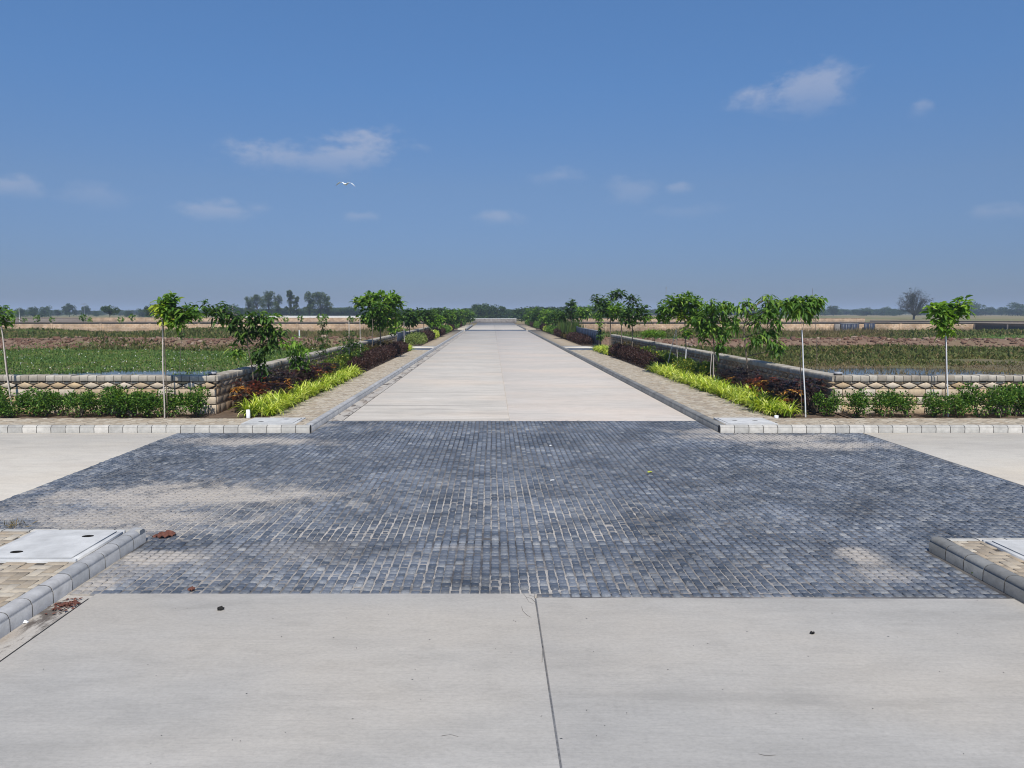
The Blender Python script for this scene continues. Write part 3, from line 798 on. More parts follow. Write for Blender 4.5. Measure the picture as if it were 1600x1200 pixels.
sidewalk([(KRn + .14, 9.2, 2.5, YNR - .14)], 300, (MHR,))
sidewalk([(SWL, KL - .14, YB, 48.4), (-15.2, KL - .14, YK + .14, YB)], 0, (MFL,))
sidewalk([(KR + .14, SWR, YB, 48.4), (KR + .14, 16.2, YK + .14, YB)], 0, (MFR,))
for x0, x1 in ((SWL, KL - .14), (KR + .14, SWR)):
    s = empty('sidewalk'); s['kind'] = 'structure'
    g = Geo(); g.box(x0, x1, 54.2, 103.4, -.8, SWZ); g.box(x0, x1, 112, 150, -.8, SWZ); link('sidewalk_surface', g.mesh('sidewalk_surface', M['paver']), s)

# driveway crossings over the far pavements: a dark sett strip then a pale slab
for x0, x1, nm in ((-6.5, KL - .14, 'left'), (KR + .14, 8.0, 'right')):
    d = empty('driveway'); d['kind'] = 'structure'
    g = Geo(); g.box(x0, x1, 48.4, 51.2, -.8, .120); link('sett_strip', g.mesh('sett_strip', M['sett']), d)
    g = Geo(); g.box(x0, x1, 51.2, 54.2, -.8, .150); link('slab', g.mesh('slab', M['cross_concrete']), d)

# manholes set in the pavement corners
def manhole(b, label, slots):
    x0, x1, y0, y1 = b; t = empty('manhole', ((x0 + x1) / 2, (y0 + y1) / 2, SWZ))
    tag(t, label, 'manhole', 'white manhole covers at the pavement corners')
    w, h = (x1 - x0) / 2, (y1 - y0) / 2; f = .055
    g = Geo()
    for q in ((-w, w, -h, -h + f), (-w, w, h - f, h), (-w, -w + f, -h + f, h - f), (w - f, w, -h + f, h - f)):
        g.bbox(*q, -.3, .018, .004)
    link('frame', g.mesh('frame', M['white_concrete']), t)
    g = Geo(); g.box(-w + f - .003, w - f + .003, -h + f - .003, h - f + .003, -.3, -.12); link('seat', g.mesh('seat', M['mortar']), t)
    # lid: sheet with two real slots cut through (built as a ring of quads round each slot)
    lx, ly = w - f - .008, h - f - .008; z1 = .024; zs = -.02
    g = Geo()
    cells = []
    holes = [(sx, sy) for sx, sy in slots]
    xs_ = sorted({-lx, lx, *[s[0] - .10 for s in holes], *[s[0] + .10 for s in holes]})
    ys_ = sorted({-ly, ly, *[s[1] - .05 for s in holes], *[s[1] + .05 for s in holes]})
    for i in range(len(xs_) - 1):
        for j in range(len(ys_) - 1):
            cx, cy = (xs_[i] + xs_[i + 1]) / 2, (ys_[j] + ys_[j + 1]) / 2
            if any(abs(cx - s[0]) < .09 and abs(cy - s[1]) < .04 for s in holes): continue
            g.add([(xs_[i], ys_[j], z1), (xs_[i + 1], ys_[j], z1), (xs_[i + 1], ys_[j + 1], z1), (xs_[i], ys_[j + 1], z1)], [(0, 1, 2, 3)], .5)
    for sx, sy in holes:
        N = 24; V = []
        for k in range(N):
            a = 2 * math.pi * k / N; c_, s_ = math.cos(a), math.sin(a)
            m = max(abs(c_), abs(s_)); V.append((sx + .10 * c_ / m, sy + .05 * s_ / m, z1))
        for k in range(N):
            a = 2 * math.pi * k / N; V.append((sx + .062 * math.cos(a), sy + .040 * math.sin(a), z1))
        F = [(k, (k + 1) % N, N + (k + 1) % N, N + k) for k in range(N)]
        g.add(V, F, .5)
        sl = Geo(); V = []
        for r_, z_ in ((1.0, z1 - .0005), (.96, z1 - .06)):
            V += [(sx + .062 * r_ * math.cos(2 * math.pi * k / N), sy + .040 * r_ * math.sin(2 * math.pi * k / N), z_) for k in range(N)]
        sl.add(V, F, .5); link('slot', sl.mesh('slot', M['black_rag']), t)
    P = [(-lx, -ly), (lx, -ly), (lx, ly), (-lx, ly)]
    V = [(a, b_, z1) for a, b_ in P] + [(a, b_, zs) for a, b_ in P]
    g.add(V, [(i, i + 4, (i + 1) % 4 + 4, (i + 1) % 4) for i in range(4)], .5)
    link('lid', g.mesh('lid', M['white_concrete']), t)
manhole(MHL, 'white manhole cover with two oval slots nearest the camera on the left pavement', [(.21, .26), (-.21, -.27)])
manhole(MHR, 'white manhole cover beside the dark kerb on the near right pavement', [(.20, .26), (-.25, -.27)])
manhole(MFL, 'white manhole cover at the far left kerb corner below the yellow spider plants', [(-.22, -.2), (.22, .2)])
manhole(MFR, 'white manhole cover at the far right kerb corner below the yellow spider plants', [(-.22, .0), (.22, .0)])

# planting beds, fill ground behind pavements
bed = empty('planting_bed'); bed['kind'] = 'structure'
def soil(x0, x1, y0, y1, z=.125):
    n = max(2, int((x1 - x0) / .25)); m_ = max(2, min(220, int((y1 - y0) / .25)))
    a, b = np.meshgrid(np.linspace(x0, x1, n), np.linspace(y0, y1, m_))
    zz = z + RNG.normal(0, .012, a.shape); g = Geo()
    i = (np.arange(m_ - 1)[:, None] * n + np.arange(n - 1)[None, :]).ravel()
    g.add(np.stack([a, b, zz], -1).reshape(-1, 3), np.stack([i, i + 1, i + n + 1, i + n], 1), .5)
    g.box(x0, x1, y0, y1, -.8, z - .05)
    return link('soil', g.mesh('soil', M['soil'], True), bed)
soil(WLX, SWL, YB, 48.4); soil(SWR, WRX, YB, 48.4); soil(-16, WLX, YB, YW); soil(WRX, 17, YB, YW)
soil(WLX, SWL, 54.2, 103.4); soil(SWR, WRX, 54.2, 103.4); soil(WLX, SWL, 112, 150); soil(SWR, WRX, 112, 150)
soil(-40, -8.0, -20, YN - .14, .10); soil(9.2, 40, -20, YNR - .14, .10)
soil(-8.0, KLn - .14, -20, 2.5, .14); soil(KRn + .14, 9.2, -20, 2.5, .14)

# ------------------------------------------------------------------ stone walls
WZ0, WZ1 = 0.10, 1.02
ZC, ZD = 0.868, 0.705            # underside of coping, foot of the diamond band
COURSES = [(0.705, 0.525), (0.525, 0.335), (0.335, 0.10)]
DW = 0.39
COP = [(-.042, .012), (.292, .012), (.300, .03), (.298, .125), (.285, .146), (.26, .152), (-.012, .152), (-.036, .146), (-.048, .125), (-.050, .03)]
def wall_stones(L, name):
    """meshes for one wall module in local space: runs along +x, face at y=0 looking to -y"""
def add_block(g, x0, x1, z0, z1, R, proud=.0):
    b = .004; j = .010; d = -.026 - proud
    V = [(x0 + j, .02, z0 + j), (x1 - j, .02, z0 + j), (x1 - j, .02, z1 - j), (x0 + j, .02, z1 - j),
         (x0 + j, d + b, z0 + j), (x1 - j, d + b, z0 + j), (x1 - j, d + b, z1 - j), (x0 + j, d + b, z1 - j),
         (x0 + j + b, d, z0 + j + b), (x1 - j - b, d, z0 + j + b), (x1 - j - b, d, z1 - j - b), (x0 + j + b, d, z1 - j - b)]
    F = [(8, 9, 10, 11)]
    for i in range(4):
        k = (i + 1) % 4; F += [(i, k, 4 + k, 4 + i), (4 + i, 4 + k, 8 + k, 8 + i)]
    g.add(V, F, R)
def add_poly(g, pts, R, proud, apex=0.0):
    """stone with a polygon face in x,z, standing proud of the core"""
    cx = sum(p[0] for p in pts) / len(pts); cz = sum(p[1] for p in pts) / len(pts); n = len(pts)
    V = [(x, .02, z) for x, z in pts] + [(x, -proud, z) for x, z in pts] + [(cx + (x - cx) * .93, -proud - apex, cz + (z - cz) * .93) for x, z in pts]
    F4 = []
    for i in range(n):
        k = (i + 1) % n; F4 += [(i, k, n + k, n + i), (n + i, n + k, 2 * n + k, 2 * n + i)]
    g.add(V, F4, R); base = g.nv - len(V); g.f.append(np.array([[2 * n + i for i in range(n)]]) + base); g.r.append(np.array([R]))
def add_coping(g, x0, L, R, ):
    g.prism([(a, ZC + z) for a, z in COP], L - .014, 'x', (x0 + .007, 0, random.gauss(0, .002)), R)
def dia(x): 
    m = (ZC + ZD) / 2 + .004; j = .008
    return [(x + j, m), (x + DW / 2, ZD + .004), (x + DW - j, m), (x + DW / 2, ZC - .006)]
def tri_lo(x): m = (ZC + ZD) / 2; return [(x - DW / 2 + .035, ZD + .008), (x + DW / 2 - .035, ZD + .008), (x, m - .022)]
def tri_hi(x): m = (ZC + ZD) / 2; return [(x - DW / 2 + .035, ZC - .004), (x, m + .028), (x + DW / 2 - .035, ZC - .004)]
MESH = {}
def module(kind_, rb, sm='sand_stone'):
    key = (kind_, rb, sm)
    if key in MESH: return MESH[key]
    g = Geo(); R = rb / 6
    if kind_ == 'coping_stone': add_coping(g, 0, .2, R); m = M['coping']
    elif kind_ == 'diamond_stone': add_poly(g, dia(0), R, .030, .008); m = M[sm]
    elif kind_ == 'triangle_stone': add_poly(g, tri_lo(0), R, .008, .004); m = M[sm]
    elif kind_ == 'upper_triangle_stone': add_poly(g, tri_hi(0), R, .008, .004); m = M[sm]
    else:
        c = COURSES[int(kind_[-1])]; add_block(g, 0, DW, c[0] if c[0] < c[1] else c[1], max(c), R, random.uniform(0, .008)); m = M[sm]
    MESH[key] = g.mesh(kind_.rstrip('012').rstrip('_'), m); return MESH[key]
def stone_wall(origin, rot, L, label, near=None, group=None, seed=1, sm='sand_stone'):
    """near: length (from x=0) over which each stone is an object of its own"""
    t = empty('stone_wall', origin, rot); tag(t, label, 'wall', group)
    g = Geo(); g.box(0, L, .0, .25, -.9, ZC + .06); link('core', g.mesh('core', M['wall_core']), t)
    near = L if near is None else near; rg = random.Random(seed); rest = Geo(); restc = Geo()
    n = int(round(L / .2)); cw = L / n
    for i in range(n):
        if i * cw < near: link('coping_stone', module('coping_stone', rg.randrange(6)), t, (i * cw, rg.gauss(0, .004), rg.gauss(0, .003)), (0, 0, rg.gauss(0, .008)))
        else: add_coping(restc, i * cw, cw, rg.random())
    nd = int(L / DW + .01)
    for c in (0, 2):
        for xa, xb in ((0, DW / 2), (nd * DW - DW / 2, nd * DW)):
            g = Geo(); add_block(g, xa, xb, min(COURSES[c]), max(COURSES[c]), rg.random(), .004); link('block_stone', g.mesh('block_stone', M[sm]), t)
    for i in range(nd):
        x = i * DW
        if x < near:
            link('diamond_stone', module('diamond_stone', rg.randrange(6), sm), t, (x, 0, 0))
            link('triangle_stone', module('triangle_stone', rg.randrange(6), sm), t, (x, 0, 0)); link('triangle_stone', module('upper_triangle_stone', rg.randrange(6), sm), t, (x, 0, 0))
            for c in range(3):
                if c % 2 == 0 and i == nd - 1: continue
                link('block_stone', module('block_stone_%d' % c, rg.randrange(6), sm), t, (x + (DW / 2 if c % 2 == 0 else 0), rg.gauss(0, .004), 0))
        else:
            add_poly(rest, dia(x), rg.random(), .030, .008); add_poly(rest, tri_lo(x), rg.random(), .008, .004); add_poly(rest, tri_hi(x), rg.random(), .008, .004)
            for c in range(3):
                if c % 2 == 0 and i == nd - 1: continue
                add_block(rest, x + (DW / 2 if c % 2 == 0 else 0), x + (DW / 2 if c % 2 == 0 else 0) + DW, min(COURSES[c]), max(COURSES[c]), rg.random(), rg.uniform(0, .008))
    if rest.v:
        o = link('face_stone', rest.mesh('face_stones', M[sm]), t); o['kind'] = 'stuff'
        o = link('coping_stone', restc.mesh('coping_stones', M['coping']), t); o['kind'] = 'stuff'
    return t
# along the cross road: face to -y.  Left one runs from the corner outwards
stone_wall((WLX - .002 - 26 * DW, YW, 0), 0, 26 * DW, 'sunlit buff stone wall with diamond band behind the green shrubs left of the road', seed=2)
stone_wall((WRX + .002, YW, 0), 0, 24 * DW, 'sunlit buff stone wall with diamond band behind the green shrubs right of the road', seed=3)
# along the road: left one's face looks to +x (rotate +90), right one's to -x
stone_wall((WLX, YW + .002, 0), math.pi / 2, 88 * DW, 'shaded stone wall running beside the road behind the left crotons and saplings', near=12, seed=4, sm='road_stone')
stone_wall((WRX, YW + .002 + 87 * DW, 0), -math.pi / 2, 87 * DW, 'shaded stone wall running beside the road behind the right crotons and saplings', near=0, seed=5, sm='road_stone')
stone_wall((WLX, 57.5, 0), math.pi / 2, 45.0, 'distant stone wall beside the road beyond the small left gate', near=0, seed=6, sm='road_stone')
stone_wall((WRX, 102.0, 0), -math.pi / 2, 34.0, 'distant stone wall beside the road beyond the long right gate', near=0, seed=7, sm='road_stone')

def far_wall(x0, y0, x1, y1, label, h=1.14, mat='far_stone', cop='dark_stone', step_=6.5, z0=-.8):
    t = empty('boundary_wall', (x0, y0, 0), math.atan2(y1 - y0, x1 - x0)); tag(t, label, 'wall')
    L = math.hypot(x1 - x0, y1 - y0)
    g = Geo(); g.box(0, L, 0, .25, z0, h - .097); link('wall_face', g.mesh('wall_face', M[mat]), t)
    g = Geo(); g.prism([(-.05, h - .095), (.30, h - .095), (.30, h - .04), (.22, h), (.03, h), (-.05, h - .04)], L, 'x'); link('coping', g.mesh('coping', M[cop]), t)
    if step_:
        g = Geo(); g.box(-.16, .16, -.05, 0, z0, h - .13); me = g.mesh('pier', M[mat])
        for k in range(int(L / step_) + 1): link('pier', me, t, (min(.2 + k * step_, L - .2), -.003, 0))
    return t
far_wall(-78, 101.9, WLX - .3, 101.9, 'long sunlit tan wall with dark coping across the far side of the left field')
far_wall(WRX + .3, 101.9, 63.7, 101.9, 'long sunlit tan wall with gates across the far side of the right field')
far_wall(63.75, 101.9, 63.75, 20, 'dark shaded stone wall bounding the right field at the right edge', mat='dark_stone', cop='dark_stone')
far_wall(-78, 112.2, WLX - .3, 112.2, 'second tan wall just behind the long left field wall')
far_wall(WRX + .3, 112.2, 58, 112.2, 'second tan wall just behind the long right field wall')
far_wall(-110, 186, -6, 186, 'pinkish wall far behind the left fields beyond the second cross road', h=1.25, cop='far_stone')
far_wall(10, 186, 90, 186, 'pinkish wall far behind the right fields beyond the second cross road', h=1.1, cop='far_stone')
far_wall(-5.4, 190, 6.0, 190, 'low cream wall closing the far end of the road', h=1.0, mat='grey_wall', cop='white_wall', step_=1.9)
far_wall(-113, 176, -92, 176, 'short dark weathered wall beyond the left field near the horizon', h=1.3, mat='dark_stone', cop='dark_stone', step_=0)
far_wall(-75, 230, -33, 230, 'low white compound wall in front of the eucalyptus group', h=1.45, mat='white_wall', cop='white_wall', step_=0)
far_wall(63.7, 130, 90, 116, 'dark wall top beyond the right field corner', h=1.15, mat='dark_stone', cop='dark_stone', step_=0)

# gates
def gate(origin, rot, L, n, h, label, cat='gate'):
    t = empty('gate', origin, rot); tag(t, label, cat)
    g = Geo(); w = L / n; g.box(.03, w - .03, -.02, .02, .10, h - .06); me = g.mesh('board', M['gate'])
    for k in range(n): link('board', me, t, (k * w, 0, 0))
    g = Geo(); g.box(-.04, L + .04, -.035, .035, h - .058, h); link('top_rail', g.mesh('top_rail', M['steel']), t)
    g = Geo(); g.box(-.04, L + .04, -.03, .03, .03, .098); link('bottom_rail', g.mesh('bottom_rail', M['gate']), t)
    g = Geo(); g.box(0, L, .022, .034, .10, h - .06); link('backing', g.mesh('backing', M['steel']), t)
    g = Geo()
    for x in (-.10, L + .10): 
        g = Geo(); g.box(-.06, .06, -.06, .06, 0, h + .08); link('post', g.mesh('post', M['gate']), t, (x, 0, 0))
gate((7.35, 66.5, .12), -math.pi / 2, 14.2, 14, 1.12, 'long dark blue boarded gate right of the road past the saplings')
gate((WLX, 52.8, .12), math.pi / 2, 4.5, 6, 1.0, 'small dark gate in the left roadside wall by the driveway')
gate((46.0, 101.5, -.5), 0, 2.2, 3, 1.55, 'narrow dark gate in the far tan wall beyond the right field')
p = empty('gate', (49.0, 101.55, -.5)); 
tag(p, 'dark navy double gate in the far tan wall right of the grey panel', 'gate')
for k in range(2):
    g = Geo(); g.box(.02, .70, -.04, 0, .02, 1.56); link('leaf', g.mesh('gate_leaf', M['gate']), p, (k * .74, 0, 0))
t = empty('wall_panel', (45.2, 101.5, 0)); tag(t, 'grey rendered block closing a gap in the far tan wall', 'panel')
g = Geo(); g.box(0, .75, -.06, .3, -.8, .98); link('panel', g.mesh('panel', M['grey_wall']), t)

# ------------------------------------------------------------------ plants
def leaf_cloud(g, n, c, r, L, Wd, flat=0.0, shell=0.35, rlo=0.0, rhi=1.0, up=0.3, boxy=False):
    """n leaves through an ellipsoid (or rounded box) centred c with radii r"""
    d = unit(n)
    if boxy: q = RNG.uniform(-1, 1, (n, 3)); q = np.sign(q) * np.abs(q) ** 0.75
    else: q = d * (rv(n)[:, None] ** shell)
    P = np.array(c) + q * np.array(r)
    D = d + unit(n) * 0.8; D[:, 2] += up
    U = unit(n) * 0.7 + np.array([0, 0, 1.0]) + d * 0.6
    g.leaves(P, D, U, L * (0.7 + 0.6 * rv(n)), Wd * (0.7 + 0.6 * rv(n)), rlo + (rhi - rlo) * rv(n))
def make_shrub(name, mat, seed, n=900, L=.055, Wd=.034, r=(.34, .30, .30), lobes=7):
    rg = random.Random(seed); f = Geo(); s = Geo()
    for k in range(lobes):
        a = rg.uniform(0, 6.28); rad = rg.uniform(.25, .72)
        c = (math.cos(a) * r[0] * rad, math.sin(a) * r[1] * rad, r[2] * rg.uniform(.65, 1.55))
        rr_ = rg.uniform(.35, .6)
        leaf_cloud(f, n // lobes, c, (r[0] * rr_, r[1] * rr_, r[2] * rr_), L, Wd, up=.35)
        s.tube([(0, 0, 0), (c[0] * .5, c[1] * .5, c[2] * .5), c], [.010, .007, .003], 4)
        # stray shoots
        if rg.random() < .8:
            tip = Vector(c) + Vector((rg.uniform(-.1, .1), rg.uniform(-.1, .1), r[2] * rg.uniform(.4, .75)))
            m_ = 14; tt = rv(m_)[:, None]; P = np.array(c) * (1 - tt) + np.array(tip) * tt
            f.leaves(P, unit(m_) + [0, 0, .4], unit(m_) + [0, 0, 1], L, Wd, .6 + .4 * rv(m_)); s.tube([c, tip], [.004, .002], 3)
    leaf_cloud(f, n // 5, (0, 0, r[2] * .75), (r[0] * .7, r[1] * .7, r[2] * .7), L, Wd)
    return f.mesh(name + '_foliage', mat), s.mesh(name + '_stem', M['bark'])
def place(name, meshes, loc, rz, sc, label, cat, group, parts=('foliage', 'stem')):
    t = empty(name, loc, rz); t.scale = sc if isinstance(sc, tuple) else (sc, sc, sc)
    tag(t, label, cat, group)
    for pn, me in zip(parts, meshes): link(pn, me, t)
    return t
GS = [make_shrub('shrub', M['shrub_leaf'], 10 + k) for k in range(5)]
rs = random.Random(5)
x = WLX - .05; i = 0
while x > -14.5:
    s = rs.uniform(.92, 1.2); kk = i
    place('green_shrub', GS[i % 5], (x - .2, 17.40 + rs.uniform(-.1, .12), .12), rs.uniform(0, 6.28), (s * rs.uniform(1.0, 1.25), s, s * rs.uniform(.85, 1.15)),
          'leafy green shrub, %s from the wall corner in the row before the left diamond wall' % ordn(kk), 'shrub', 'green shrubs in the left cross bed')
    x -= rs.uniform(.30, .50); i += 1
kk = 0
for px, hgt, wdt in ((1292, .95, .8), (1335, .95, 1.05), (1378, 1.0, 1.05), (1412, .92, 1.1), (1455, .9, 1.05), (1495, .9, 1.1), (1525, 1.1, 1.15), (1555, 1.22, 1.2), (1585, 1.3, 1.25), (1610, 1.3, 1.25)):
    p_ = ground_xy(px, 650, .13)
    place('green_shrub', GS[i % 5], (p_[0], 17.38 + rs.uniform(-.08, .1), .12), rs.uniform(0, 6.28), (wdt * 1.05, 1.05, hgt * 1.08),
          'leafy green shrub, %s from the wall corner in the row before the right diamond wall' % ordn(kk), 'shrub', 'green shrubs in the right cross bed'); i += 1; kk += 1
x = 13.0
while x < 16.5:
    place('green_shrub', GS[i % 5], (x, 17.4, .12), rs.uniform(0, 6.28), (1.2, 1.0, 1.5), 'leafy green shrub, %s from the wall corner in the row before the right diamond wall' % ordn(kk), 'shrub', 'green shrubs in the right cross bed'); x += .5; i += 1; kk += 1

def make_clump(seed, n=70, L=.50, Wd=.034):
    rg = np.random.default_rng(seed); g = Geo()
    for k in range(n):
        a = rg.uniform(0, 6.28); tilt = rg.uniform(.15, 1.15); l = L * rg.uniform(.65, 1.15); w = Wd * rg.uniform(.7, 1.2); r = rg.random()
        base = np.array([rg.normal(0, .05), rg.normal(0, .05), 0.02])
        h = np.array([math.cos(a), math.sin(a), 0]); sv = np.array([-math.sin(a), math.cos(a), 0]); V = []; ns = 5; p = base.copy(); ang = tilt * .55
        for q in range(ns + 1):
            wq = w * (1 - (q / ns) ** 2.2) * .5 + .001
            V += [p - sv * wq, p + sv * wq]
            p = p + (h * math.sin(ang) + np.array([0, 0, math.cos(ang)])) * l / ns; ang += (.20 + tilt * .28)
        g.add(V, [(2 * q, 2 * q + 1, 2 * q + 3, 2 * q + 2) for q in range(ns)], r)
    return g
CL = [make_clump(40 + k).mesh('spider_plant', M['spider']) for k in range(6)]
def clump_row(x0, x1, y0, y1, what, group, dy=.46, two=True):
    y = y0; k = 0
    while y < y1:
        for row, xx in ((('front', x1 if x1 < 0 else x0), ('back', x0 if x1 < 0 else x1)) if two else (('front', (x0 + x1) / 2),)):
            s = rs.uniform(.85, 1.2)
            o = link('spider_plant', CL[rs.randrange(6)], None, (xx + rs.uniform(-.07, .07), y + rs.uniform(-.1, .1), .13), (0, 0, rs.uniform(0, 6.28)), (s, s, s * rs.uniform(.9, 1.1)))
            tag(o, 'yellow-green spider plant, %s from the near end of the %s row %s' % (ordn(k), row, what), 'spider plant', group)
        y += dy; k += 1
clump_row(SWL - .46, SWL - .12, 17.40, 29.2, 'in the left bed', 'yellow spider plants edging the left bed')
clump_row(SWR + .12, SWR + .46, 17.45, 30.8, 'in the right bed', 'yellow spider plants edging the right bed')

def make_croton(mat, seed, n=30, r=.30, h=.62):
    rg = random.Random(seed); f = Geo(); s = Geo()
    for k in range(n):
        a = rg.uniform(0, 6.28); rad = r * math.sqrt(rg.random()); z = h * rg.uniform(.35, 1.0)
        c = np.array([math.cos(a) * rad, math.sin(a) * rad, z])
        m_ = 9; th = np.linspace(0, 6.28, m_, endpoint=False) + rg.random()
        D = np.stack([np.cos(th), np.sin(th), np.full(m_, rg.uniform(.0, .7))], 1) + RNG.normal(0, .2, (m_, 3))
        f.leaves8(np.repeat(c[None], m_, 0), D, np.tile([0, 0, 1.0], (m_, 1)), .13 * (.7 + .6 * rv(m_)), .05, np.clip(rg.gauss(.5, .25) + RNG.normal(0, .14, m_), 0, .999), .15, .35)
        s.tube([(0, 0, 0), (c[0] * .5, c[1] * .5, z * .6), tuple(c)], [.009, .006, .003], 4)
    return f.mesh('croton_foliage', mat), s.mesh('croton_stem', M['bark'])
CR = {k: [make_croton(M['croton_' + k], 60 + q + 7 * j) for q in range(2)] for j, k in enumerate(('red', 'orange', 'dark'))}
CDESC = {'red': 'red leaved croton', 'orange': 'orange leaved croton', 'dark': 'dark plum croton'}
CN = {}
def croton(px, py, Yd, k, where, sc=1.0):
    q = CN.get((k, where), 0); CN[(k, where)] = q + 1
    p_ = at(px, py, Yd)
    place('croton', CR[k][rs.randrange(2)], (p_.x, Yd, .12), rs.uniform(0, 6.28), (sc, sc, sc * rs.uniform(.9, 1.1)), CDESC[k] + ', %s of its colour from the near end, ' % ordn(q) + where, 'croton', 'crotons in the ' + where)
LB, RB = 'left roadside bed', 'right roadside bed'
for px, Yd, k, s in ((377, 18.2, 'orange', .9), (385, 18.9, 'red', 1.05), (400, 18.5, 'red', 1.0), (408, 19.6, 'red', 1.0), (402, 20.6, 'dark', 1.1), (425, 19.6, 'dark', 1.0), (435, 20.2, 'orange', 1.15), (428, 21.2, 'dark', 1.15),
                     (447, 21.0, 'dark', 1.05), (452, 22.0, 'dark', 1.1), (462, 22.6, 'dark', 1.1), (472, 23.2, 'dark', 1.1), (480, 23.6, 'red', 1.1), (487, 24.4, 'red', 1.2), (494, 24.8, 'red', 1.1), (490, 23.4, 'dark', 1.0), (502, 25.4, 'dark', 1.1), (510, 26.2, 'orange', 1.1), (516, 27.2, 'dark', 1.0)):
    croton(px, 600, Yd, k, LB, s)
for px, Yd, k, s in ((1275, 17.9, 'dark', 1.05), (1262, 18.6, 'dark', 1.15), (1237, 18.0, 'orange', .95), (1238, 18.8, 'dark', 1.1), (1222, 18.8, 'dark', 1.15), (1248, 19.4, 'dark', 1.1), (1215, 19.8, 'dark', 1.15), (1192, 19.8, 'orange', .95), (1200, 20.6, 'red', 1.1), (1182, 20.6, 'red', 1.05),
                     (1170, 21.4, 'dark', 1.05), (1180, 22.0, 'dark', 1.1), (1162, 22.4, 'dark', 1.0), (1148, 23.0, 'orange', .8), (1150, 23.6, 'dark', 1.0), (1135, 24.6, 'dark', .9)):
    croton(px, 600, Yd, k, RB, s)

def hedge(x0, x1, y0, y1, h, mat, n, L, Wd, label, cat='hedge', group=None, name='hedge', wave=.12):
    g = Geo(); P = np.stack([RNG.uniform(x0, x1, n), RNG.uniform(y0, y1, n), np.zeros(n)], 1)
    xm, hw = (x0 + x1) / 2, (x1 - x0) / 2; ym, hl = (y0 + y1) / 2, (y1 - y0) / 2
    top = h * (1 - .28 * np.abs((P[:, 0] - xm) / hw) ** 3) * (1 - .25 * np.abs((P[:, 1] - ym) / hl) ** 8) * (1 + wave * np.sin(P[:, 1] * 5 + P[:, 0] * 3) + RNG.normal(0, .07, n))
    P[:, 2] = .12 + top * rv(n) ** .55
    D = unit(n) * .7 + [0, 0, .8]; D[:, 0] += (P[:, 0] - xm) / hw * .5
    g.leaves(P, D, unit(n) + np.array([0, 0, .6]), L * (.7 + .6 * rv(n)), Wd * (.7 + .6 * rv(n)), rv(n))
    o = link(name, g.mesh(name, mat)); tag(o, label, cat, group); return o
hedge(SWL - .62, SWL - .02, 29.3, 46.4, .62, M['purple'], 16000, .10, .035, 'dark purple clipped hedge beside the left pavement before the driveway')
hedge(SWR + .02, SWR + .66, 30.9, 42.2, .62, M['purple'], 12000, .10, .035, 'dark purple clipped hedge beside the right pavement before the driveway')
clump_row(SWL - .5, SWL - .12, 46.6, 48.3, 'by the left driveway', 'yellow spider plants by the left driveway', .4)
clump_row(SWR + .12, SWR + .5, 42.5, 48.3, 'by the right driveway', 'yellow spider plants by the right driveway', .45)
FS = [make_shrub('flowering', M['flower_shrub'], 80 + k, 700, .07, .04, (.42, .38, .36)) for k in range(3)]
BS = [make_shrub('bronze', M['brown_shrub'], 90 + k, 600, .075, .04, (.42, .38, .36)) for k in range(2)]
for k in range(17):
    y = 27.6 + k * .78; xx = -5.95 + rs.uniform(-.18, .18); s = rs.uniform(.9, 1.2)
    if k < 11: place('flowering_shrub', FS[k % 3], (xx, y, .12), rs.uniform(0, 6), s, 'green shrub with small yellow flowers, %s from the near end behind the left purple hedge' % ordn(k), 'shrub', 'yellow flowering shrubs behind the left hedge')
    else: place('bronze_shrub', BS[k % 2], (xx, y + (k - 11) * .6, .12), rs.uniform(0, 6), s * 1.05, 'bronze leaved shrub, %s of those behind the far end of the left purple hedge' % ordn(k - 11), 'shrub', 'bronze shrubs behind the left hedge')
for k in range(20):
    y = 26.0 + k * .80; xx = 7.25 + rs.uniform(-.25, .25); s = rs.uniform(.85, 1.15)
    if k < 13: place('flowering_shrub', FS[k % 3], (xx, y, .12), rs.uniform(0, 6), s, 'green shrub with small yellow flowers, %s from the near end behind the right purple hedge' % ordn(k), 'shrub', 'yellow flowering shrubs behind the right hedge')
    else: place('bronze_shrub', BS[k % 2], (xx, y + (k - 13) * .4, .12), rs.uniform(0, 6), s * 1.05, 'bronze leaved shrub, %s of those behind the far end of the right purple hedge' % ordn(k - 13), 'shrub', 'bronze shrubs behind the right hedge')
# beds beyond the driveways, patch after patch
def patch(side, y0, y1, h, mat, what, n=None, wide=.8):
    x0, x1 = (SWL - wide, SWL - .02) if side < 0 else (SWR + .02, SWR + wide)
    n = n or int(420 * (y1 - y0)); d = ('left', 'right')[side > 0]
    hedge(x0, x1, y0, y1, h, M[mat], n, .16, .06, f'{what} in the {d} bed beyond the driveway', 'hedge', f'far bed patches on the {d}', 'hedge_patch')
patch(-1, 54.4, 59.5, .75, 'grey_shrub', 'pale green low shrubs nearest the slab', wide=1.2); patch(-1, 59.6, 67.5, .75, 'purple', 'dark purple hedge patch'); patch(-1, 67.8, 73.5, .6, 'spider', 'yellow-green plant patch')
patch(-1, 73.8, 83, .7, 'purple', 'second dark purple hedge patch'); patch(-1, 83.5, 93, .75, 'leaf_mid', 'mid green low shrub patch'); patch(-1, 93.5, 97, .6, 'spider', 'small far yellow-green patch'); patch(-1, 97.4, 103, .8, 'purple', 'farthest dark purple hedge patch')
patch(1, 55.0, 66.0, .60, 'purple', 'dark purple hedge patch before the gate'); patch(1, 66.4, 71, .45, 'brown_shrub', 'bronze low shrub patch'); patch(1, 71.5, 80, .7, 'purple', 'second dark purple hedge patch')
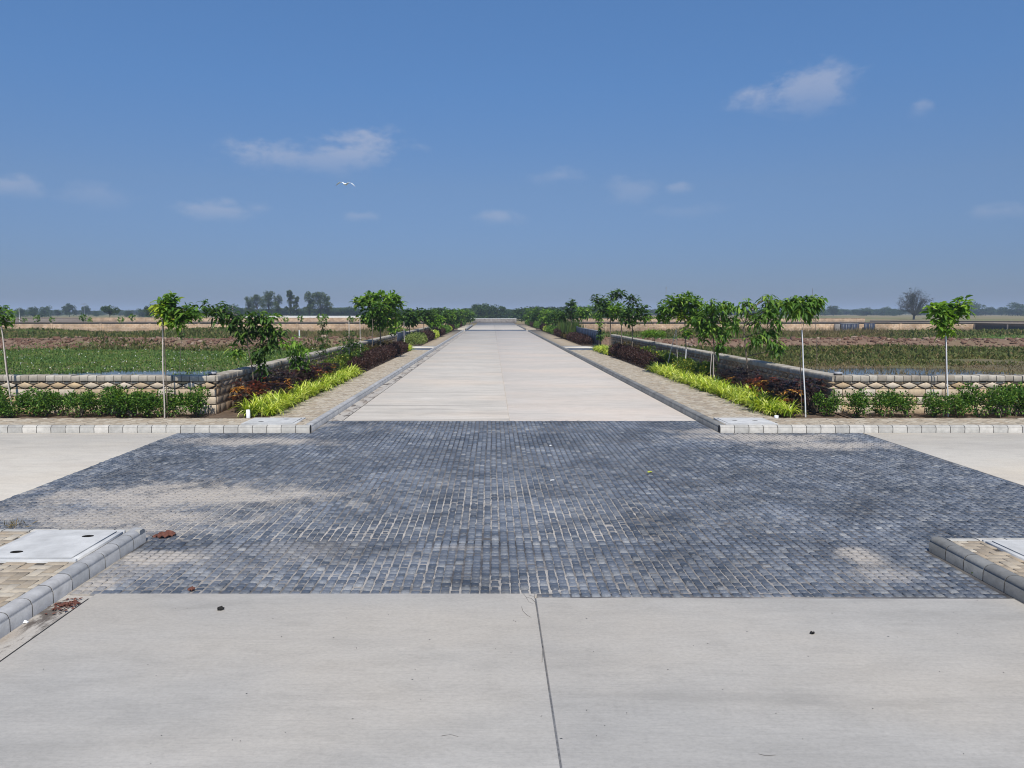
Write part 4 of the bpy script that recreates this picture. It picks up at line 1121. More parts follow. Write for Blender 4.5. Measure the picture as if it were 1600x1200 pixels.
patch(1, 80.5, 91, .75, 'leaf_mid', 'mid green low shrub patch'); patch(1, 91.5, 96, .6, 'spider', 'small far yellow-green patch'); patch(1, 96.5, 103, .8, 'purple', 'farthest dark purple hedge patch')
patch(-1, 112.5, 120, .9, 'leaf_mid', 'green shrub patch past the second crossing'); patch(-1, 121, 130, .9, 'purple', 'purple patch past the second crossing'); patch(-1, 131, 149, .9, 'leaf_mid', 'last green shrub patch')
patch(1, 112.5, 120, .9, 'leaf_mid', 'green shrub patch past the second crossing'); patch(1, 121, 130, .9, 'purple', 'purple patch past the second crossing'); patch(1, 131, 149, .9, 'leaf_mid', 'last green shrub patch')
# tall dark grass before the long gate
g = Geo(); n = 1600
P = np.stack([RNG.uniform(6.6, 7.9, n), RNG.uniform(66.8, 78, n), np.full(n, .12)], 1); D = unit(n) * .22 + [0, 0, 1]
g.leaves(P, D, unit(n), 1.5 * (.6 + .6 * rv(n)), .07, rv(n), .1)
o = link('tall_grass', g.mesh('tall_grass', M['tall_grass'])); tag(o, 'tall dark green reed-like grass clump at the far end of the long gate', 'grass clump')

# ------------------------------------------------------------------ saplings
def sapling(label, Yd, trunk, clusters, leaf, mat='leaf_mid', group=None, rad=.022, name='sapling', bark='bark', extra=None, whorl=7, droop=.35, zbase=.10, cat='young tree'):
    """trunk and leaf clusters are given by the directions in which the photograph shows them at depth Yd"""
    L, Wd = leaf; s = Yd / 1200
    b = at(trunk[0][0], trunk[0][1], Yd); t = empty(name, (b.x, Yd, zbase)); tag(t, label, cat, group)
    org = np.array([b.x, Yd, zbase])
    pts = [np.array([0, 0, 0.0])] + [np.array(at(px, py, Yd)) - org for px, py in trunk[1:]]
    k = len(pts); tb = Geo(); tb.tube([tuple(p) for p in pts], [rad * (1 - .6 * i / (k - 1)) for i in range(k)], 6)
    rgl = random.Random(int(Yd * 100 + trunk[0][0]))
    geos = {}
    for c in clusters:
        px, py, rx, ry, n = c[:5]; n = int(n * 1.5 + 1); m_ = c[5] if len(c) > 5 else mat
        dy = rgl.uniform(-.5, .5) * rx * s
        cc = np.array(at(px, py, Yd)) - org + [0, dy, 0]; r = np.array([rx * s, rx * s * .85, ry * s])
        # limb from the trunk to the cluster
        zt_ = min(pts[-1][2], cc[2] - .15 * abs(cc[0]) - .05); 
        zt_ = max(zt_, pts[1][2] * .5)
        for q in range(k - 1):
            if pts[q][2] <= zt_ <= pts[q + 1][2] + 1e-6: break
        u = (zt_ - pts[q][2]) / max(1e-6, pts[q + 1][2] - pts[q][2]); st = pts[q] * (1 - u) + pts[q + 1] * u
        tb.tube([tuple(st), tuple(st * .4 + cc * .6 + [0, 0, .04]), tuple(cc)], [rad * .45, rad * .32, rad * .16], 4)
        f = geos.setdefault(m_, Geo())
        d = unit(n); W_ = cc + d * r * (rv(n)[:, None] ** .4)
        for w_ in W_[: max(2, n // 2)]:
            tb.tube([tuple(cc), tuple((cc + w_) / 2 + [0, 0, .02]), tuple(w_)], [rad * .16, rad * .1, .002], 3)
        th = (np.arange(whorl) / whorl * 6.283)[None, :] + rv(n)[:, None] * 6.28
        dd = np.stack([np.cos(th), np.sin(th), RNG.normal(.15, .35, (n, whorl))], -1) + (d * .5)[:, None, :] + RNG.normal(0, .25, (n, whorl, 3))
        PP = np.repeat(W_[:, None, :], whorl, 1) + RNG.normal(0, L * .25, (n, whorl, 3))
        nl = n * whorl
        f.leaves8(PP.reshape(-1, 3), dd.reshape(-1, 3), np.tile([0, 0, 1.0], (nl, 1)) + RNG.normal(0, .3, (nl, 3)), L * (.65 + .6 * rv(nl)), Wd * (.7 + .5 * rv(nl)), rv(nl), .14, droop)
    link('trunk', tb.mesh('trunk', M[bark], True), t)
    for m_, f in geos.items(): link('crown', f.mesh('crown', M[m_]), t)
    return t
def stake(label, Yd, a, b, r=.017, mat='stake', zbase=.10):
    p0, p1 = at(*a, Yd), at(*b, Yd); p0.z = zbase
    g = Geo(); n = 6; pts = []
    for q in range(n + 1):
        u = q / n; pts.append(((p1 - p0) * u + Vector((math.sin(u * 9) * .006, math.cos(u * 7) * .006, 0)))[:])
    g.tube(pts, [r * (1 - .25 * q / n) for q in range(n + 1)], 6)
    o = link('stake', g.mesh('stake', M[mat], True), None, p0); tag(o, label, 'stake', 'stakes propping the saplings'); return o

sapling('young tree cut by the left edge of the photo, leaning over the green shrubs', 17.6, [(19, 640), (9, 560), (2, 505), (-4, 482)], [(0, 490, 18, 11, 12), (9, 503, 8, 7, 5), (-16, 485, 14, 10, 8)], (.17, .07))
stake('pale leaning stake at the left edge behind the green shrubs', 17.5, (19, 640), (1, 506))
sapling('young tree with yellow-green leaves on a pale stake before the left diamond wall', 17.3, [(262, 652), (258, 560), (255, 505), (262, 484)],
        [(248, 480, 9, 12, 7, 'leaf_yellow'), (262, 490, 13, 11, 8, 'leaf_yellow'), (258, 497, 9, 8, 4, 'leaf_bright'), (270, 478, 14, 11, 9, 'leaf_mid'), (262, 468, 12, 6, 5, 'leaf_mid'), (272, 500, 10, 12, 7, 'leaf_bright'), (287, 484, 14, 11, 9), (300, 490, 12, 12, 7), (287, 502, 9, 8, 5)], (.19, .085), rad=.014)
stake('tall straight pale stake before the left diamond wall under yellow-green leaves', 17.22, (257, 652), (253, 500), .018)
sapling('spreading dark green sapling with long drooping branches over the left wall corner', 19.8, [(399, 615), (394, 575), (386, 535), (391, 500)],
        [(318, 482, 16, 10, 7), (345, 486, 18, 10, 9), (352, 500, 12, 11, 7), (372, 503, 14, 15, 10), (398, 497, 18, 10, 12), (425, 500, 14, 12, 9, 'leaf_mid'), (432, 522, 16, 8, 9), (385, 522, 16, 12, 9), (412, 515, 14, 12, 8), (405, 548, 12, 12, 7), (420, 540, 12, 10, 7), (372, 545, 8, 10, 4, 'leaf_mid'), (412, 570, 8, 12, 5)], (.21, .075), 'leaf_dark', rad=.022, droop=.6)
sapling('small bushy sapling with bright top leaning over the left roadside wall', 23.3, [(464, 606), (464, 575), (463, 552)], [(458, 538, 17, 9, 8, 'leaf_bright'), (470, 545, 12, 9, 7, 'leaf_bright'), (463, 560, 15, 12, 12), (468, 572, 12, 8, 6)], (.19, .07), 'leaf_mid', rad=.014, droop=.6)
sapling('slim sapling with tiered small leaves above the red crotons', 25.9, [(505, 598), (505, 560), (505, 506)], [(505, 506, 7, 5, 8), (506, 517, 11, 4, 12), (504, 528, 12, 4, 12), (505, 540, 12, 5, 13), (506, 551, 11, 4, 9)], (.10, .04), 'leaf_dark', rad=.018)
sapling('rounded bushy sapling with yellow flowers beside a tall thin pole', 31.0, [(547, 578), (546, 550), (546, 522)], [(545, 530, 16, 12, 26), (553, 547, 16, 12, 24), (536, 545, 12, 12, 18, 'leaf_mid'), (560, 540, 9, 10, 10)], (.12, .05), 'leaf_dark', rad=.018)
stake('tall pale pole rising through the rounded bushy sapling', 31.0, (546, 578), (545, 502), .022)
stake('thin pale pole between the bushy sapling and the big roadside tree', 34.0, (564, 560), (562, 498), .018)
sapling('largest leafy roadside tree on the left with a broad bright green crown', 39.8, [(595, 560), (594, 515), (593, 488)],
        [(592, 478, 30, 15, 46), (572, 474, 14, 8, 14), (618, 474, 12, 12, 16), (600, 496, 28, 10, 32), (575, 495, 14, 8, 12), (604, 465, 18, 7, 18, 'leaf_bright'), (580, 466, 14, 6, 12, 'leaf_bright'), (557, 471, 4, 4, 4), (590, 508, 14, 5, 9)], (.30, .14), 'leaf_mid', rad=.045)
stake('dark stake with pale foot beside the largest left roadside tree', 39.0, (582, 553), (582, 498), .022, 'bark')
sapling('small bright green sapling just beyond the largest left roadside tree', 45.5, [(616, 545), (616, 515)], [(616, 512, 10, 6, 12, 'leaf_bright'), (612, 517, 7, 4, 6)], (.24, .11), rad=.02)
stake('pinkish stake standing by the small left gate', 50.0, (632, 542), (631, 502), .022)
for q_, (px, Yd, w_, ht, mt) in enumerate(((640, 58, 17, 498, 'leaf_dark'), (662, 66, 20, 494, 'leaf_dark'), (679, 74, 13, 501, 'leaf_bright'), (688, 82, 12, 496, 'leaf_dark'), (700, 92, 12, 495, 'leaf_mid'), (709, 100, 10, 497, 'leaf_dark'), (717, 118, 12, 494, 'leaf_mid'), (726, 130, 11, 494, 'leaf_dark'), (733, 144, 10, 495, 'leaf_mid'))):
    sapling('leafy roadside tree, %s in the receding row beyond the left driveway' % ordn(q_), Yd, [(px, 515), (px, ht)], [(px, ht - 3, w_, 9, 30), (px - w_ * .4, ht + 3, w_ * .6, 6, 14), (px + w_ * .4, ht + 2, w_ * .6, 6, 14)], (.36, .18), mt, 'roadside trees receding on the left', rad=.05)
# right side
sapling('young tree with drooping glossy leaves on a white stake by the right wall corner', 17.4, [(1253, 652), (1250, 560), (1253, 520), (1259, 488)],
        [(1238, 475, 10, 9, 7), (1256, 468, 12, 7, 8), (1272, 475, 11, 10, 8), (1254, 480, 15, 9, 9), (1280, 470, 6, 6, 3), (1228, 480, 5, 10, 4), (1266, 487, 8, 8, 5), (1243, 486, 8, 8, 4)], (.19, .075), 'leaf_mid', rad=.012, droop=.7)
stake('white stake carrying the drooping young tree by the right wall corner', 17.3, (1259, 652), (1253, 516), .017, 'white_paint')
sapling('young tree with bright green leafy head on a white stake before the right wall', 17.6, [(1477, 645), (1478, 560), (1476, 515), (1478, 492)],
        [(1478, 476, 11, 7, 7), (1500, 478, 10, 8, 7), (1459, 484, 7, 7, 5), (1474, 490, 14, 9, 8), (1490, 492, 14, 9, 8), (1468, 503, 10, 7, 5), (1484, 506, 10, 8, 5), (1507, 484, 6, 7, 4), (1474, 514, 5, 5, 2)], (.19, .085), 'leaf_bright', rad=.016)
stake('white stake carrying the bright green young tree before the right diamond wall', 17.5, (1482, 645), (1478, 520), .017, 'white_paint')
sapling('open branched sapling with dark trunk and drooping tufts above the right crotons', 22.4, [(1170, 615), (1167, 565), (1162, 512), (1168, 488), (1196, 466)],
        [(1166, 478, 11, 8, 8), (1200, 470, 11, 8, 9), (1196, 488, 13, 10, 10), (1222, 476, 9, 9, 7), (1180, 528, 11, 8, 8), (1200, 520, 10, 8, 7), (1208, 535, 6, 8, 5), (1216, 548, 6, 9, 5), (1180, 500, 10, 9, 6), (1150, 510, 7, 10, 5), (1212, 500, 9, 9, 6)], (.22, .075), 'leaf_mid', rad=.03, droop=.75)
sapling('dense dark green sapling with hanging leaves standing on two pale stakes', 25.5, [(1114, 606), (1116, 555), (1114, 520), (1114, 488)],
        [(1114, 500, 24, 18, 40), (1134, 480, 12, 9, 12), (1095, 500, 11, 13, 12), (1112, 480, 15, 9, 14), (1128, 522, 12, 9, 11), (1124, 540, 8, 8, 6), (1104, 522, 9, 8, 7), (1142, 498, 9, 10, 8)], (.21, .08), 'leaf_mid', rad=.028, droop=.7)
stake('left pale stake of the pair under the dense dark green sapling', 25.3, (1109, 606), (1112, 548), .016)
stake('right pale stake of the pair under the dense dark green sapling', 25.3, (1114, 606), (1115, 552), .016)
sapling('broad leafy sapling with a rounded crown on a white painted trunk', 29.3, [(1071, 596), (1072, 545), (1070, 500), (1068, 478)],
        [(1066, 470, 23, 12, 36), (1040, 480, 12, 11, 16), (1085, 478, 14, 11, 16, 'leaf_bright'), (1080, 494, 15, 10, 14), (1060, 488, 14, 8, 10), (1072, 520, 10, 5, 6), (1090, 498, 10, 9, 8, 'leaf_bright'), (1065, 496, 8, 5, 5, 'leaf_yellow'), (1036, 492, 9, 8, 8)], (.24, .10), 'leaf_mid', rad=.03)
stake('white stake against the broad leafy sapling', 29.1, (1070, 596), (1072, 545), .022, 'white_paint')
stake('slanting pale stake leaning between two right hand saplings', 30.5, (1040, 572), (1056, 516), .018)
stake('thin upright pale stake near the slanting one in the right bed', 29.5, (1059, 590), (1057, 512), .013)
sapling('flat topped feathery sapling spreading over the right roadside wall', 38.0, [(1024, 552), (1023, 530), (1022, 522)], [(1021, 521, 17, 5, 80), (1010, 523, 9, 4, 30), (1032, 523, 9, 4, 30)], (.12, .035), 'leaf_bright', rad=.02, droop=.1)
sapling('tall leafy sapling with a dark crown and bright lower shoot', 38.5, [(988, 562), (988, 505), (989, 480)], [(991, 488, 16, 12, 26), (990, 469, 8, 6, 9), (1005, 487, 9, 9, 10), (978, 497, 8, 7, 7), (1011, 497, 5, 5, 5, 'leaf_bright'), (988, 507, 8, 4, 5)], (.26, .11), 'leaf_dark', rad=.03)
sapling('leafy sapling with bright outer leaves just beyond the tall dark crowned one', 42.5, [(971, 552), (971, 505), (970, 482)], [(969, 486, 15, 11, 26), (960, 480, 9, 8, 10, 'leaf_bright'), (975, 500, 8, 6, 7)], (.26, .11), 'leaf_mid', rad=.03)
sapling('sapling with the tall dark top, highest of the distant right row', 47.0, [(953, 545), (954, 500), (952, 475)], [(945, 472, 14, 8, 18), (962, 461, 9, 5, 9), (970, 457, 5, 4, 4), (932, 468, 5, 8, 6), (942, 486, 14, 9, 18), (956, 490, 9, 8, 9)], (.30, .13), 'leaf_dark', rad=.035)
sapling('narrow sapling leafy down its trunk at the near end of the long gate', 52.0, [(936, 546), (936, 500), (936, 488)], [(935, 494, 7, 7, 12, 'leaf_bright'), (936, 506, 5, 8, 9), (937, 522, 4, 12, 10, 'leaf_dark')], (.24, .10), 'leaf_mid', rad=.03)
sapling('slim dark topped roadside tree beyond the long gate', 68.0, [(892, 528), (893, 480)], [(893, 477, 7, 8, 14), (888, 490, 12, 8, 22), (878, 494, 7, 6, 8)], (.36, .16), 'leaf_dark', rad=.045)
sapling('pale green roadside tree seen above the long gate', 74.0, [(911, 520), (911, 488)], [(911, 486, 13, 9, 26), (902, 494, 10, 7, 14)], (.36, .16), 'leaf_mid', rad=.045)
for q_, (px, Yd, w_, ht, mt) in enumerate(((872, 84, 12, 497, 'leaf_dark'), (862, 92, 12, 496, 'leaf_mid'), (853, 100, 11, 496, 'leaf_bright'), (840, 118, 12, 493, 'leaf_dark'), (831, 130, 12, 494, 'leaf_mid'), (824, 144, 11, 494, 'leaf_dark'))):
    sapling('leafy roadside tree, %s in the receding row beyond the long right gate' % ordn(q_), Yd, [(px, 515), (px, ht)], [(px, ht - 3, w_, 9, 30), (px - w_ * .4, ht + 3, w_ * .6, 6, 14), (px + w_ * .4, ht + 2, w_ * .6, 6, 14)], (.36, .18), mt, 'roadside trees receding on the right', rad=.05)
# bare sticks of saplings standing in the wet fields
sapling('thin nearly bare sapling standing in the right field behind the wall corner', 36.0, [(1277, 590), (1276, 540), (1273, 490), (1269, 450)], [(1274, 500, 3, 6, 3), (1277, 520, 3, 5, 3)], (.10, .04), 'leaf_dark', rad=.016, zbase=-.6)
sapling('thin nearly bare sapling standing in the left field beyond the wall', 40.0, [(281, 585), (282, 545), (287, 515), (289, 495)], [(289, 510, 3, 3, 3), (286, 520, 3, 4, 3), (285, 528, 2, 4, 3)], (.14, .07), 'leaf_dark', rad=.016, zbase=-.6)
g = Geo(); g.tube([(0, 0, 0), (0, 0, 1.0)], [.06, .06], 8); o = link('post', g.mesh('post', M['white_paint']), None, (at(468, 533, 66).x, 66, at(468, 534, 66).z)); tag(o, 'short white post standing in the left field above the red bank', 'post')

# small saplings lining the second cross road
def make_small(seed, mat):
    rg = random.Random(seed); f = Geo(); s = Geo(); n = 26
    d = unit(n); C_ = np.array([0, 0, 1.75]) + d * np.array([.42, .42, .45]) * (rv(n)[:, None] ** .4)
    D = np.repeat(d, 5, 0) + RNG.normal(0, .6, (n * 5, 3)); P = np.repeat(C_, 5, 0)
    f.leaves(P, D, unit(n * 5) + [0, 0, 1], .28, .13, rv(n * 5)); s.tube([(0, 0, 0), (.02, 0, 1.0), (0, 0, 1.8)], [.03, .025, .012], 5)
    return f.mesh('crown', mat), s.mesh('trunk', M['bark'])
SM = [make_small(k, M[m]) for k, m in enumerate(('leaf_mid', 'leaf_bright', 'leaf_mid'))]
for i, px in enumerate((15, 48, 58, 86, 120, 156, 188, 212, 300, 330, 436, 481, 500, 512, 545, 556)):
    p_ = at(px, 500, 107.5); s = rs.uniform(.75, 1.05)
    place('small_sapling', SM[i % 3], (p_.x, 103.2 if i % 2 else 107.5 + 3.6, .05), rs.uniform(0, 6), s, 'small round headed sapling, %s from the left along the tan wall beyond the left field' % ordn(i), 'young tree', 'small saplings beyond the left field', ('crown', 'trunk'))
for i, px in enumerate((1120, 1175, 1210)):
    p_ = at(px, 500, 111); place('small_sapling', SM[i % 3], (p_.x, 111.2, .05), rs.uniform(0, 6), .9, 'small round headed sapling, %s from the left along the tan wall beyond the right field' % ordn(i), 'young tree', 'small saplings beyond the right field', ('crown', 'trunk'))

# ------------------------------------------------------------------ far trees
def make_far(seed, mat, H, Wd, lobes, n, leaf, base=.18, form='round'):
    rg = random.Random(seed); f = Geo(); s = Geo()
    s.tube([(0, 0, -.5), (.1, 0, H * .3), (0, .1, H * .7)], [H * .022, H * .017, H * .006], 6)
    for k in range(lobes):
        a = rg.uniform(0, 6.28)
        if form == 'round':
            z = H * rg.uniform(base + .08, .88); lim = Wd / 2 * math.sqrt(max(.05, 1 - ((z / H - .5) / .52) ** 2)); rad = lim * rg.uniform(.15, .75); r = Wd * rg.uniform(.12, .22)
        elif form == 'flat':
            z = H * rg.uniform(.55, .9); rad = Wd / 2 * rg.uniform(.1, .85); r = Wd * rg.uniform(.12, .2)
        else:
            z = H * rg.uniform(.24, .94); lim = Wd / 2 * (1.05 - .6 * max(0, z / H - .5) * 2); rad = lim * rg.uniform(.1, .95); r = Wd * rg.uniform(.09, .17)
        c = (math.cos(a) * rad, math.sin(a) * rad, z)
        leaf_cloud(f, n // lobes, c, (r, r, r * (.7 if form != 'tall' else 1.1)), leaf, leaf * .6, shell=.45)
        s.tube([(0, 0, z * .6), (c[0] * .5, c[1] * .5, z * .85), c], [H * .008, H * .005, .02], 4)
    return f.mesh('crown', M[mat]), s.mesh('trunk', M['dry_twig'])
FT = [make_far(100 + k, 'far_leaf', 9, w_, 22, 1500, .85, b_, fm) for k, (w_, b_, fm) in enumerate(((10, .15, 'round'), (12, .1, 'round'), (8, .2, 'round'), (11, .3, 'flat'), (7, .15, 'tall'), (13, .05, 'round')))]
ET = [make_far(130 + k, 'euc_leaf', 16, w_, 26, 2400, .62, .3, 'tall') for k, w_ in enumerate((8.5, 5.5, 9.5))]
def far_tree(px, top, Yd, v, label, group, wsc=1.0, meshes=FT, H0=9.0, name='tree'):
    b = at(px, 490, Yd); H_ = CAMH + (488 - top) * Yd / 1200 + .35; s = H_ / H0
    place(name, meshes[v], (b.x, Yd, -.3), rs.uniform(0, 6.28), (s * wsc, s * wsc, s), label, 'tree', group, ('crown', 'trunk'))
def line(x0, x1, dx, tops, y0, y1, label, group, vs=(0, 1, 2, 5), ws=(1.9, 3.2)):
    x = x0; k = 0
    while x < x1:
        far_tree(x, rs.uniform(*tops), rs.uniform(y0, y1), rs.choice(vs), label % ordn(k), group, rs.uniform(*ws)); x += dx * rs.uniform(.7, 1.3); k += 1
gl = 'far trees along the left horizon'; gr = 'far trees along the right horizon'; gc = 'far trees behind the end of the road'
line(4, 390, 7, (483.5, 488), 620, 850, 'hazy dark tree, %s from the left edge in the far low line', gl)
for k_, (px, top, Yd, v, w_) in enumerate(((8, 480, 430, 0, 1.2), (32, 481, 400, 1, 1.1), (52, 480, 380, 0, 1.05), (70, 479, 420, 5, 1.05), (90, 484, 470, 2, 1.2), (108, 476, 470, 4, 1.3), (134, 479, 520, 4, 1.2), (150, 485, 500, 1, 1.2), (178, 485, 560, 0, 1.2), (200, 484, 450, 1, 1.2), (222, 483, 430, 5, 1.1))):
    far_tree(px, top, Yd, v, 'rounded dark tree standing out of the left horizon line, %s from the left edge' % ordn(k_), 'rounded trees on the left horizon', w_)
far_tree(171, 479, 240, 3, 'small flat topped dark tree alone beyond the left walls', None, 1.0)
far_tree(236, 476, 260, 2, 'dark tree showing left of the yellow-green young tree', None, 1.1)
for k_, (px, top, Yd) in enumerate(((318, 482, 430), (332, 480, 430), (347, 477, 420), (362, 475, 410), (374, 481, 400))):
    far_tree(px, top, Yd, rs.choice((0, 1)), 'dense mid green tree, %s of five left of the eucalyptus group' % ordn(k_), 'dense trees left of the eucalyptus group', 1.2)
for k_, (px, top, v, Yd, w_) in enumerate(((388, 464, 0, 330, 1.15), (402, 461, 2, 335, 1.1), (420, 456, 2, 330, 1.2), (435, 461, 0, 340, 1.15), (454, 453, 1, 330, 1.1), (464, 463, 1, 335, 1.1), (484, 456, 0, 330, 1.25), (501, 457, 2, 335, 1.35), (512, 463, 0, 340, 1.0))):
    far_tree(px, top, Yd, v, 'tall grey-green eucalyptus, %s from the left in the group beyond the white wall' % ordn(k_), 'tall eucalyptus group on the left', w_, ET, 16.0, 'eucalyptus_tree')
line(384, 560, 9, (481, 485), 420, 520, 'low dark tree, %s from the left at the foot of the eucalyptus group', 'low trees behind the eucalyptus group')
line(520, 740, 10, (480, 486), 420, 620, 'hazy tree, %s past the eucalyptus group towards the road end', gl)
line(612, 735, 9, (481, 487), 210, 330, 'green tree, %s from the left behind the receding left row', 'trees behind the left roadside row')
for k_, (px, top, Yd) in enumerate(((736, 481, 300), (743, 476, 300), (750, 478, 280), (757, 474, 290), (769, 476, 300), (781, 479, 310), (791, 483, 320), (803, 485, 340))):
    far_tree(px, top, Yd, rs.choice((0, 1, 5)), 'dark broad tree, %s from the left of those closing the road end' % ordn(k_), gc, 1.2)
line(735, 830, 9, (482, 486), 330, 420, 'low dark tree, %s from the left behind those closing the road end', gc)
line(822, 960, 9, (478, 485), 220, 380, 'green tree, %s from the left behind the receding right row', 'trees behind the right roadside row')
line(900, 1290, 10, (482, 486.5), 560, 800, 'hazy dark tree, %s right of the road end in the far low line', gr)
line(1262, 1610, 7, (481.5, 486.5), 600, 850, 'hazy dark tree, %s past the drooping tree in the low right line', gr)
for k_, (px, top, Yd, w_) in enumerate(((1302, 478, 560, 1.3), (1350, 481, 640, 1.2), (1382, 480, 650, 1.1), (1394, 482, 600, 1.1), (1520, 473, 640, 1.5), (1548, 480, 640, 1.2), (1565, 480, 620, 1.2), (1590, 474, 600, 1.5))):
    far_tree(px, top, Yd, rs.choice((0, 5)), 'rounded dark tree, %s of those standing out of the right horizon line' % ordn(k_), 'rounded trees on the right horizon', w_)

# the lone bare tree on the right
t = empty('bare_tree', (at(1428, 490, 290).x, 290, -.35)); tag(t, 'lone grey-brown nearly leafless tree on the dry plain beyond the far right wall', 'tree')
s = Geo(); f = Geo(); rg = random.Random(9)
s.tube([(0, 0, 0), (.1, .05, 1.2), (.05, 0, 2.2)], [.42, .34, .30], 8)
tips = []
for k in range(34):
    a_ = k * 2.4 + .3; el = rg.uniform(.0, 1.5); d_ = Vector((math.cos(a_) * math.cos(el), math.sin(a_) * math.cos(el), math.sin(el)))
    top_ = Vector((d_.x * 6.8, d_.y * 6.8, 3.0 + d_.z * 7.9)) * rg.uniform(.82, 1.0); p0_ = Vector((.08, 0, rg.uniform(1.3, 2.3)))
    mid_ = p0_.lerp(top_, .5) + Vector((rg.gauss(0, .3), rg.gauss(0, .3), rg.uniform(.2, .9)))
    s.tube([p0_[:], mid_[:], top_[:]], [.13, .075, .02], 5)
    for q in range(26):
        u = rg.uniform(.25, 1.0); c_ = p0_.lerp(mid_, u * 2) if u < .5 else mid_.lerp(top_, u * 2 - 1)
        e_ = c_ + (d_ + Vector((rg.gauss(0, .6), rg.gauss(0, .6), rg.gauss(.25, .45)))).normalized() * rg.uniform(.7, 1.7)
        s.tube([c_[:], e_[:]], [.032, .012], 3); tips.append(e_)
TP = np.array([tuple(v) for v in tips]); m_ = len(TP)
for q in range(5): f.leaves(TP + RNG.normal(0, .35, TP.shape), unit(m_) + [0, 0, .3], unit(m_), .55 * (.5 + rv(m_)), .14, rv(m_))
link('trunk', s.mesh('trunk', M['dry_twig']), t); link('crown', f.mesh('crown', M['dull_leaf']), t)

# poles and masts on the skyline
def pole(px, top, Yd, r, label, cat='pole', mat='steel', arms=False, name='utility_pole'):
    b = at(px, 490, Yd); z1 = CAMH + (488 - top) * Yd / 1200; t = empty(name, (b.x, Yd, -.3)); tag(t, label, cat)
    g = Geo(); g.tube([(0, 0, 0), (0, 0, z1 + .3)], [r, r * .7], 6); link('shaft', g.mesh('shaft', M[mat]), t)
    if arms:
        for q, w_ in ((.97, 1.6), (.90, 2.2)):
            g = Geo(); g.box(-w_, w_, -.05, .05, (z1 + .3) * q - .06, (z1 + .3) * q + .06); link('cross_arm', g.mesh('cross_arm', M[mat]), t)
pole(30, 482, 150, .05, 'thin white pole rising behind the left tan wall', mat='white_paint')
pole(132, 474, 500, .14, 'faint grey pylon with cross arms on the left skyline', 'pylon', arms=True, name='pylon')
pole(364, 477, 230, .07, 'thin pale pole before the trees left of the eucalyptus group', mat='stake')
pole(1040, 449, 520, .20, 'slender grey mast with small pale head above the right saplings', 'mast', name='mast')
o = bpy.data.objects['mast']; g = Geo(); z1 = CAMH + 39 * 520 / 1200; g.tube([(0, 0, z1 - 1.2), (0, 0, z1 + .5)], [.26, .26], 8); link('antenna_head', g.mesh('antenna_head', M['steel']), o)

# ------------------------------------------------------------------ field vegetation (uncountable)
def scatter(xlo, xhi, ylo, yhi, n, hgt, wid, per, spread, mat, name, label, keepf=None):
    x = RNG.uniform(xlo, xhi, n); y = RNG.uniform(ylo, yhi, n)
    ok = np.abs(x - 0.4) < 0.75 * y * .98 + 3      # the part of the field the view cone and a step aside can see
    if keepf is not None: ok &= keepf(x, y)
    x, y = x[ok], y[ok]; z = ground_height(x, y); k = len(x)
    P = np.repeat(np.stack([x, y, z - .02], 1), per, 0) + np.concatenate([RNG.normal(0, spread, (k * per, 2)), np.zeros((k * per, 1))], 1)
    D = unit(k * per) * .75 + [0, 0, .8]
    sc = np.repeat(.5 + rv(k), per)
    g = Geo(); g.leaves(P, D, unit(k * per), hgt * sc * (.6 + .7 * rv(k * per)), wid * sc, rv(k * per), .15)
    o = link(name, g.mesh(name, M[mat])); o['kind'] = 'stuff'; o['label'] = label; return o
noisy = lambda th, sd: (lambda x, y: smoothn(x, y, sd) + RNG.normal(0, .25, len(x)) > th)
dryz = lambda x, y: (ground_height(x, y) > WATER_Z - .03)
scatter(-62, -7, 35, 61, 34000, .13, .055, 4, .16, 'field_grass', 'grass', 'green grass and water plants in the left field', dryz)
scatter(-75, -7, 64.5, 101, 26000, .16, .06, 3, .15, 'field_grass', 'grass', 'green grass beyond the red bank on the left')
scatter(-75, -7, 78, 97, 20000, .32, .13, 3, .25, 'weed', 'weeds', 'dark weeds before the far left wall', noisy(-.2, 21))
scatter(-60, -7, 57.5, 61.6, 6000, .30, .11, 3, .2, 'weed', 'weeds', 'weeds along the foot of the left red bank', noisy(.15, 22))
scatter(9, 62, 44, 61, 22000, .16, .07, 4, .18, 'weed', 'weeds', 'olive green weeds in the right field', noisy(-.1, 23))
scatter(9, 62, 50, 60.5, 14000, .26, .12, 4, .22, 'weed', 'weeds', 'dark low weeds before the right red bank', noisy(-.05, 24))
scatter(9, 62, 37, 48, 9000, .22, .025, 3, .12, 'dry_weed', 'reeds', 'brown reeds standing in the right pond', noisy(0, 25))
scatter(9, 63, 64.5, 101, 18000, .16, .06, 3, .15, 'field_grass', 'grass', 'green grass beyond the red bank on the right')
scatter(9, 63, 80, 97, 18000, .32, .13, 3, .25, 'weed', 'weeds', 'dark weeds before the far right wall', noisy(-.1, 26))
scatter(20, 45, 79, 92, 5000, .7, .03, 4, .3, 'dry_weed', 'dry_weeds', 'dry brown brush on the mound in the right field', noisy(.0, 27))
scatter(-24, -10, 74, 92, 2500, .6, .03, 4, .3, 'dry_weed', 'dry_weeds', 'dry brown brush at the roadside end of the left field', noisy(.0, 28))
# white blossoms dotted over the water plants
n = 420; x = RNG.uniform(-45, -8, n); y = RNG.uniform(38, 61, n); z = ground_height(x, y) + .12; g = Geo()
for q in range(3): g.leaves(np.stack([x, y, z], 1), unit(n) + [0, 0, .6], unit(n), .03 + .04 * rv(n) ** 2, .035, rv(n))
o = link('white_flowers', g.mesh('white_flowers', M['feather'])); o['kind'] = 'stuff'; o['label'] = 'white blossoms dotted over the left field'
